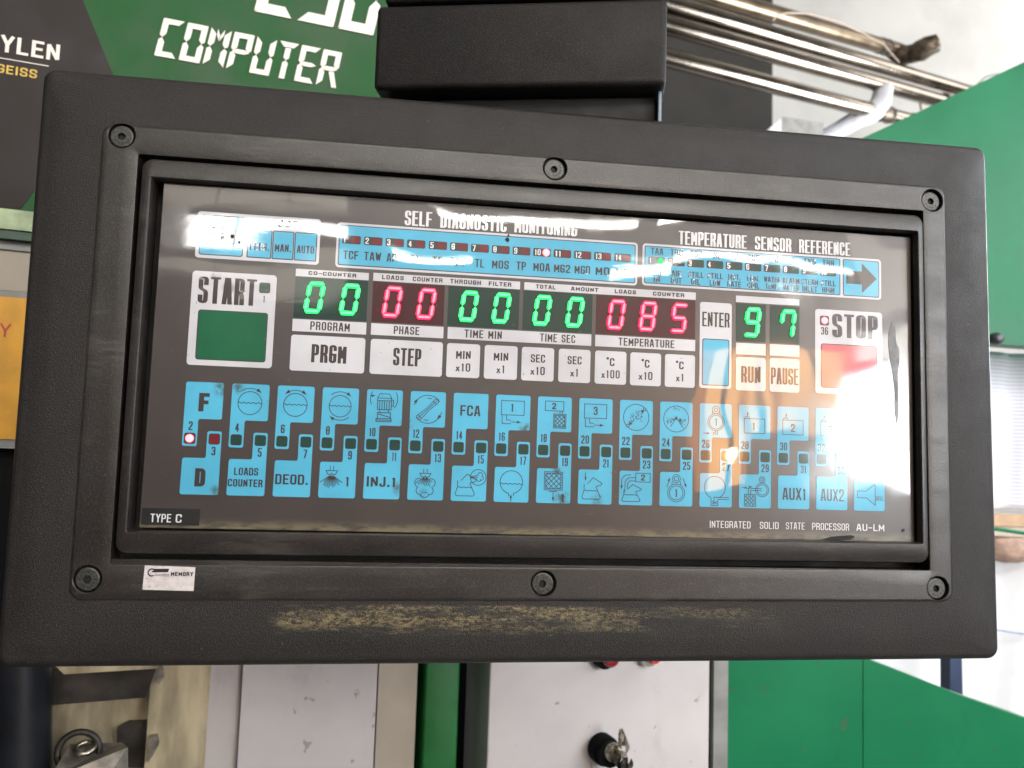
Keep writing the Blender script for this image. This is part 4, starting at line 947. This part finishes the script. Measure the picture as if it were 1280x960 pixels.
mpoly_px('weld_bead', [(193, 831), (204, 832), (206, 846), (198, 856), (190, 846)], .006, .012, M['castblock'], br)
mpoly_px('dark_notch', [(146, 912), (160, 904), (183, 903), (183, 960), (146, 960)], -.011, -.004, M['zincdark'], br)
mpoly_px('weld_bead', [(186, 922), (197, 920), (199, 930), (190, 946), (184, 955)], .006, .012, M['castblock'], br)
clamp = thing('clamp_block', tuple(mp(*muz(120, 960, .04), .03)), 'cast metal clamp block with a bolt in front of the steel bracket', 'clamp')
vs = [mp(*muz(x, y, w_), w_) for x, y, w_ in ((88, 930, .030), (152, 928, .024), (160, 934, .05), (132, 975, .06), (60, 975, .06), (88, 1010, .03), (152, 1010, .024), (160, 1010, .05), (132, 1010, .06), (60, 1010, .06))]
mk('block', vs, [(0, 1, 2, 3, 4), (0, 5, 6, 1), (1, 6, 7, 2), (2, 7, 8, 3), (3, 8, 9, 4), (4, 9, 5, 0)], M['castblock'], clamp)
u_, z_ = muz(105, 937, .036)
def ring3(name, c, axis_n, R_, r_, mat, parent, n=24, m_=8, a0=0, a1=360):
    ax = Vector(axis_n).normalized(); e1 = ax.orthogonal().normalized(); e2 = ax.cross(e1); vs, fs = [], []
    full = (a1 - a0) >= 360; nn = n if full else n + 1
    for i in range(nn):
        a = math.radians(a0 + (a1 - a0) * i / n); d = e1 * math.cos(a) + e2 * math.sin(a)
        for j in range(m_):
            b_ = 2 * math.pi * j / m_; vs.append(Vector(c) + d * (R_ + r_ * math.cos(b_)) + ax * r_ * math.sin(b_))
    for i in range(n):
        ii = (i + 1) % nn
        for j in range(m_): fs.append((i * m_ + j, i * m_ + (j + 1) % m_, ii * m_ + (j + 1) % m_, ii * m_ + j))
    return mk(name, vs, fs, mat, parent, smooth=True)
ring3('bolt_washer', mp(*muz(106, 935, .037), .037), (0, -.35, 1), .0058, .0016, M['nickel'], clamp)
ring3('bolt_loop', mp(*muz(98, 940, .034), .034), (.2, -1, 0.1), .0125, .0022, M['zincdark'], clamp)
tube_cache = None
def tube(name, pts, rad, mat, parent=None, n=16, cap=True):
    pts = [Vector(p) for p in pts]; vs, fs = [], []; rads = rad if isinstance(rad, (list, tuple)) else [rad] * len(pts)
    for i, p in enumerate(pts):
        d = (pts[min(i + 1, len(pts) - 1)] - pts[max(i - 1, 0)]).normalized()
        e1 = d.cross(Vector((0, 0, 1))); e1 = e1.normalized() if e1.length > 1e-3 else Vector((1, 0, 0)); e2 = d.cross(e1)
        for j in range(n): a = 2 * math.pi * j / n; vs.append(p + (e1 * math.cos(a) + e2 * math.sin(a)) * rads[i])
    for i in range(len(pts) - 1):
        for j in range(n): fs.append((i * n + j, i * n + (j + 1) % n, (i + 1) * n + (j + 1) % n, (i + 1) * n + j))
    if cap: fs += [tuple(range(n)), tuple((len(pts) - 1) * n + j for j in range(n))]
    o = mk(name, vs, fs, mat, parent, smooth=True); o.data.set_sharp_from_angle(angle=math.radians(50)); return o
M['polepaint'] = plain('blue_black_pole_paint', (0.006, 0.007, 0.010), 0.4, var=.1, spec=.25)
pl_ = tube('support_pole', [at(20, 1300, .20), at(26, 800, .20)], .0185, M['polepaint']); tag(pl_, 'blue black support pole under the lower left corner of the panel', 'pole')

# ================================================================== right hand side machine
def wpoly(name, pxs, y0, y1, mat, parent=None):
    pts = [at(x, y, y0) for x, y in pxs]; n = len(pts)
    vs = [tuple(p) for p in pts] + [(p.x, y1, p.z) for p in pts]
    fs = [tuple(range(n)), tuple(range(2 * n - 1, n - 1, -1))] + [(i, (i + 1) % n, n + (i + 1) % n, n + i) for i in range(n)]
    return mk(name, vs, fs, mat, parent)
gm = thing('green_machine', (0.9, .62, -1.3), 'large green painted machine beyond the right edge of the panel', 'machine')
wpoly('upper_panel', [(1000, 209), (1105, 160), (1280, 77.5), (1560, -55), (1560, 450), (1280, 432), (1236, 429), (1000, 415)], .60, .63, M['machgreen'], gm)
M['knob'] = plain('dark_knob', (0.05, 0.05, 0.06), 0.3)
def wdisc(name, px, py, y, spec, mat, parent, n=24):
    c = at(px, py, y); vs, fs = [], []
    for r, d in spec:
        for i in range(n): a = 2 * math.pi * i / n; vs.append((c.x + r * math.cos(a), y - d, c.z + r * math.sin(a)))
    for k in range(len(spec) - 1):
        for i in range(n): j = (i + 1) % n; fs.append((k * n + i, k * n + j, (k + 1) * n + j, (k + 1) * n + i))
    fs.append(tuple((len(spec) - 1) * n + i for i in range(n)))
    return mk(name, vs, fs, mat, parent, smooth=True)
wdisc('knob', 1243, 424, .598, [(.0085, 0), (.0085, .006), (.006, .011), (.003, .012)], M['knob'], gm)
low = [(909.5, 700), (1040, 700), (1040, 806), (1088, 825), (1140, 845), (1200, 869), (1280, 897), (1600, 1012), (1600, 1500), (909.5, 1500)]
wpoly('lower_panel', [(1079.5, 700), (1079.5, 821.5), (1088, 825), (1140, 845), (1200, 869), (1280, 897), (1600, 1012), (1600, 1500), (1079.5, 1500)], .44, .47, M['machgreen'], gm)
wpoly('lower_panel', [(900, 700), (1078.3, 700), (1078.3, 1500), (900, 1500)], .44, .47, M['machgreen'], gm)
M['cloth'] = plain('white_cloth', (0.80, 0.80, 0.84), 0.8, var=.03, scale=12)
M['tan'] = plain('tan_wood', (0.50, 0.33, 0.20), 0.6, var=.1)
M['cream'] = plain('cream_board', (0.62, 0.55, 0.45), 0.6, var=.08)
M['skin'] = plain('pinkish_bundle', (0.55, 0.36, 0.28), 0.7, var=.2, scale=60)
def cloth(name, pxs, y, folds, amp, label, stripes=False):
    (x0, y0), (x1, y1) = pxs; a = at(x0, y0, y); b_ = at(x1, y1, y); nx, nz = 60, 24; vs, fs = [], []
    for j in range(nz + 1):
        for i in range(nx + 1):
            s = i / nx; t_ = j / nz
            vs.append((a.x + (b_.x - a.x) * s, y + amp * math.sin(s * folds + 1.3 * math.sin(t_ * 2.2)) + amp * .4 * math.sin(s * folds * 2.3 + t_ * 3), a.z + (b_.z - a.z) * t_))
    for j in range(nz):
        for i in range(nx): k_ = j * (nx + 1) + i; fs.append((k_, k_ + 1, k_ + nx + 2, k_ + nx + 1))
    mt = M['cloth']
    if stripes:
        if 'striped' not in M:
            m2, nt, N, L, P = nodes_of('striped_white_cloth')
            g = nt.nodes.new('ShaderNodeNewGeometry'); s_ = nt.nodes.new('ShaderNodeSeparateXYZ'); L.new(g.outputs['Position'], s_.inputs[0])
            f = math_(nt, 'FRACT', math_(nt, 'MULTIPLY', s_.outputs['Z'], 180.0), None); f = ramp(nt, f, .55, .75)
            L.new(mix(nt, f, (0.80, 0.80, 0.86), (0.56, 0.58, 0.74)), P.inputs['Base Color']); P.inputs['Roughness'].default_value = .8
            M['striped'] = m2
        mt = M['striped']
    o = mk(name, vs, fs, mt, None, smooth=True); sd = o.modifiers.new('thickness', 'SOLIDIFY'); sd.thickness = .002
    return tag(o, label, 'cloth')
cloth('hanging_cloth', ((1100, 432), (1500, 642)), .70, 34, .006, 'white cloth with fine blue grey stripes hanging in the opening of the green machine', True)
t = thing('wooden_ledge', (1.0, .74, -.1), 'tan and cream ledge under the striped cloth at the right edge', 'ledge')
wpoly('ledge_top', [(1100, 640.5), (1500, 648), (1500, 664), (1100, 654)], .69, .72, M['tan'], t); wpoly('ledge_front', [(1100, 654.6), (1500, 664.6), (1500, 680), (1100, 664)], .695, .72, M['cream'], t)
tag(tube('green_rod', [at(1100, 655, .66), at(1237, 660, .66), at(1290, 668, .66), at(1450, 690, .66)], .0028, M['machgreen']), 'thin green rod crossing below the wooden ledge', 'rod')
t = mk('cloth_bundle', *(lambda c: ([(c.x + .052 * math.sin(math.pi * i / 12) * math.cos(2 * math.pi * j / 20) * (1 + .1 * math.sin(5 * j)), c.y + .03 * math.sin(math.pi * i / 12) * math.sin(2 * math.pi * j / 20), c.z + .024 * math.cos(math.pi * i / 12) * (1 + .08 * math.sin(3 * j + i))) for i in range(13) for j in range(20)], [(i * 20 + j, i * 20 + (j + 1) % 20, (i + 1) * 20 + (j + 1) % 20, (i + 1) * 20 + j) for i in range(12) for j in range(20)]))(at(1258, 682, .72)), M['skin'], smooth=True)
tag(t, 'pinkish beige bundle lying on white cloth at the right edge', 'bundle')
cloth('draped_cloth', ((1060, 664), (1500, 960)), .755, 20, .010, 'plain white cloth draped inside the opening under the ledge')
M['blueline'] = plain('blue_hem', (0.35, 0.42, 0.62), 0.7)
tag(tube('blue_cord', [at(1225, 785, .72), at(1252, 788, .72), at(1285, 793, .72), at(1330, 800, .72)], .0016, M['blueline']), 'thin blue cord lying across the plain white cloth', 'cord')
tag(wpoly('dark_strut', [(1187, 700), (1199, 700), (1204, 880), (1188, 880)], .62, .64, plain('navy_strut_paint', (0.02, 0.035, 0.09), 0.4)), 'dark blue strut standing in the opening behind the lower right corner', 'strut')

# ================================================================== upper right: pipes, column, wall fittings
M['pipe'] = plain('polished_pipe_metal', (0.21, 0.175, 0.14), 0.2, 1.0, .12, 9)
M['pipedull'] = plain('dull_bronze_pipe', (0.24, 0.18, 0.12), 0.36, 1.0, .15, 14)
M['fitting'] = plain('dark_brass_fitting', (0.14, 0.11, 0.08), 0.45, .8, .3, 40)
def pipe(name, a, b_, r, mat, label, fits=()):
    t = thing(name, tuple(a), label, 'pipe', 'metal pipes under the ceiling'); tube('pipe_run', [a, a.lerp(b_, .5), b_], r, mat, t, 28)
    for f in fits:
        c = a.lerp(b_, f[0]); d = (b_ - a).normalized() * f[1]
        tube('pipe_coupling', [c - d, c - d * .6, c - d * .59, c + d * .59, c + d * .6, c + d], [r * f[2] * .96, r * f[2], r * f[2] * .9, r * f[2] * .9, r * f[2], r * f[2] * .96], M['fitting'], t, 20)
    return t
pipe('ceiling_pipe', at(700, -62, 1.25), at(1124, 64, 2.0), .0235, M['pipedull'], 'dull bronze pipe, topmost of the four, ending in a valve', [(.93, .03, 1.12)])
pipe('ceiling_pipe', at(700, -34, 1.25), at(1290, 138, 2.35), .0225, M['pipe'], 'polished pipe second from the top in the ceiling bundle', [(.80, .035, 1.1)])
pipe('ceiling_pipe', at(700, -6, 1.25), at(1290, 158, 2.35), .0235, M['pipe'], 'polished pipe third from the top with dark joints', [(.72, .05, 1.22), (.82, .03, 1.15)])
pipe('ceiling_pipe', at(700, 38, 1.25), at(1290, 190, 2.35), .0225, M['pipe'], 'polished pipe at the bottom of the ceiling bundle', [(.55, .03, 1.15), (.64, .05, 1.2), (.74, .04, 1.2)])
valve = thing('pipe_valve', tuple(at(1135, 68, 2.0)), 'brass valve with thick nut at the end of the top pipe', 'valve')
tube('valve_body', [at(1112, 60, 2.0), at(1128, 70, 1.98), at(1146, 66, 1.95)], [.026, .034, .030], M['fitting'], valve, 14)
tube('valve_nut', [at(1140, 68, 1.95), at(1150, 64, 1.93), at(1160, 58, 1.91), at(1171, 54, 1.90)], [.028, .036, .034, .030], M['fitting'], valve, 8)
tube('valve_cap', [at(1161, 57, 1.905), at(1172, 53, 1.89)], .022, M['pipedull'], valve, 12)
M['whitepipe'] = plain('white_plastic_pipe', (0.60, 0.60, 0.64), 0.3, var=.03)
el = tube('elbow_pipe', [at(1000, 190, 1.82), at(1074, 150, 1.82), at(1084, 145, 1.82), at(1094, 138, 1.82), at(1101, 128, 1.82), at(1104, 112, 1.85)], [.024, .024, .030, .031, .031, .029], M['whitepipe'], None, 20)
tag(el, 'white plastic elbow pipe below the metal pipe bundle', 'pipe')
dk = plain('thin_dark_conduit', (0.10, 0.12, 0.16), 0.4)
tag(tube('conduit', [at(1015, 172, 1.75), at(1072, 137, 1.85)], .0035, dk), 'thin dark conduit running up beside the white elbow pipe', 'conduit')
M['strap'] = plain('pale_strap', (0.55, 0.42, 0.32), 0.5)
for pp, lab in (([at(966, 26, 1.45), at(972, 19, 1.47), at(985, 16, 1.5), at(1010, 17, 1.6), at(1045, 26, 1.7), at(1080, 42, 1.8), at(1105, 56, 1.9), at(1124, 78, 1.95)], 'thin tan wire looping over the top pipe'),
                ([at(1221, 106, 2.2), at(1232, 96, 2.2), at(1250, 92, 2.2), at(1275, 90, 2.2)], 'thin dark wire in front of the white wall above the green machine'),
                ([at(938, 66, 1.55), at(943, 59, 1.55), at(951, 55, 1.55)], 'short pale strap hanging from the third pipe'),
                ([at(1147, 118, 2.0), at(1150, 128, 2.0), at(1153, 142, 2.0)], 'pale strap hanging at the dark pipe joint')):
    tag(tube('wire', pp, .0022 if 'thin' in lab else .0042, M['strap'] if 'dark' not in lab.split('in front')[0] or 'strap' in lab else dk, None, 8), lab, 'wire')
M['column'] = plain('dark_grey_column', (0.040, 0.036, 0.033), 0.6, var=.15, scale=4)
ca = at(700, 300, 2.9); cb = at(965, 300, 2.9)
tag(wbox('column', ca.x, cb.x, 2.9, 3.19, -1.35, 2.89, M['column']), 'dark grey column behind the pipe bundle', 'column')
jb = thing('junction_box', tuple(at(1000, 170, 1.7)), 'small grey box behind the top edge of the panel near the pipes', 'box')
wpoly('box_front', [(978, 146), (1029, 154), (1029, 185), (978, 185)], 1.7, 1.76, plain('grey_box_paint', (0.34, 0.33, 0.31), 0.6), jb)
wpoly('box_side', [(956, 166), (977.4, 146), (977.4, 185), (956, 185)], 1.70, 1.75, plain('lit_side_grey', (0.75, 0.75, 0.75), 0.6), jb)  # flat stand-in for the brighter side, its light put into the colour
tag(tube('floor_stub_cable', [at(1165, 430, 2.0), at(1165, 600, 2.0)], .004, dk), 'dark cable behind the green machine', 'cable')
bpy.data.objects.remove(bpy.data.objects['floor_stub_cable'])
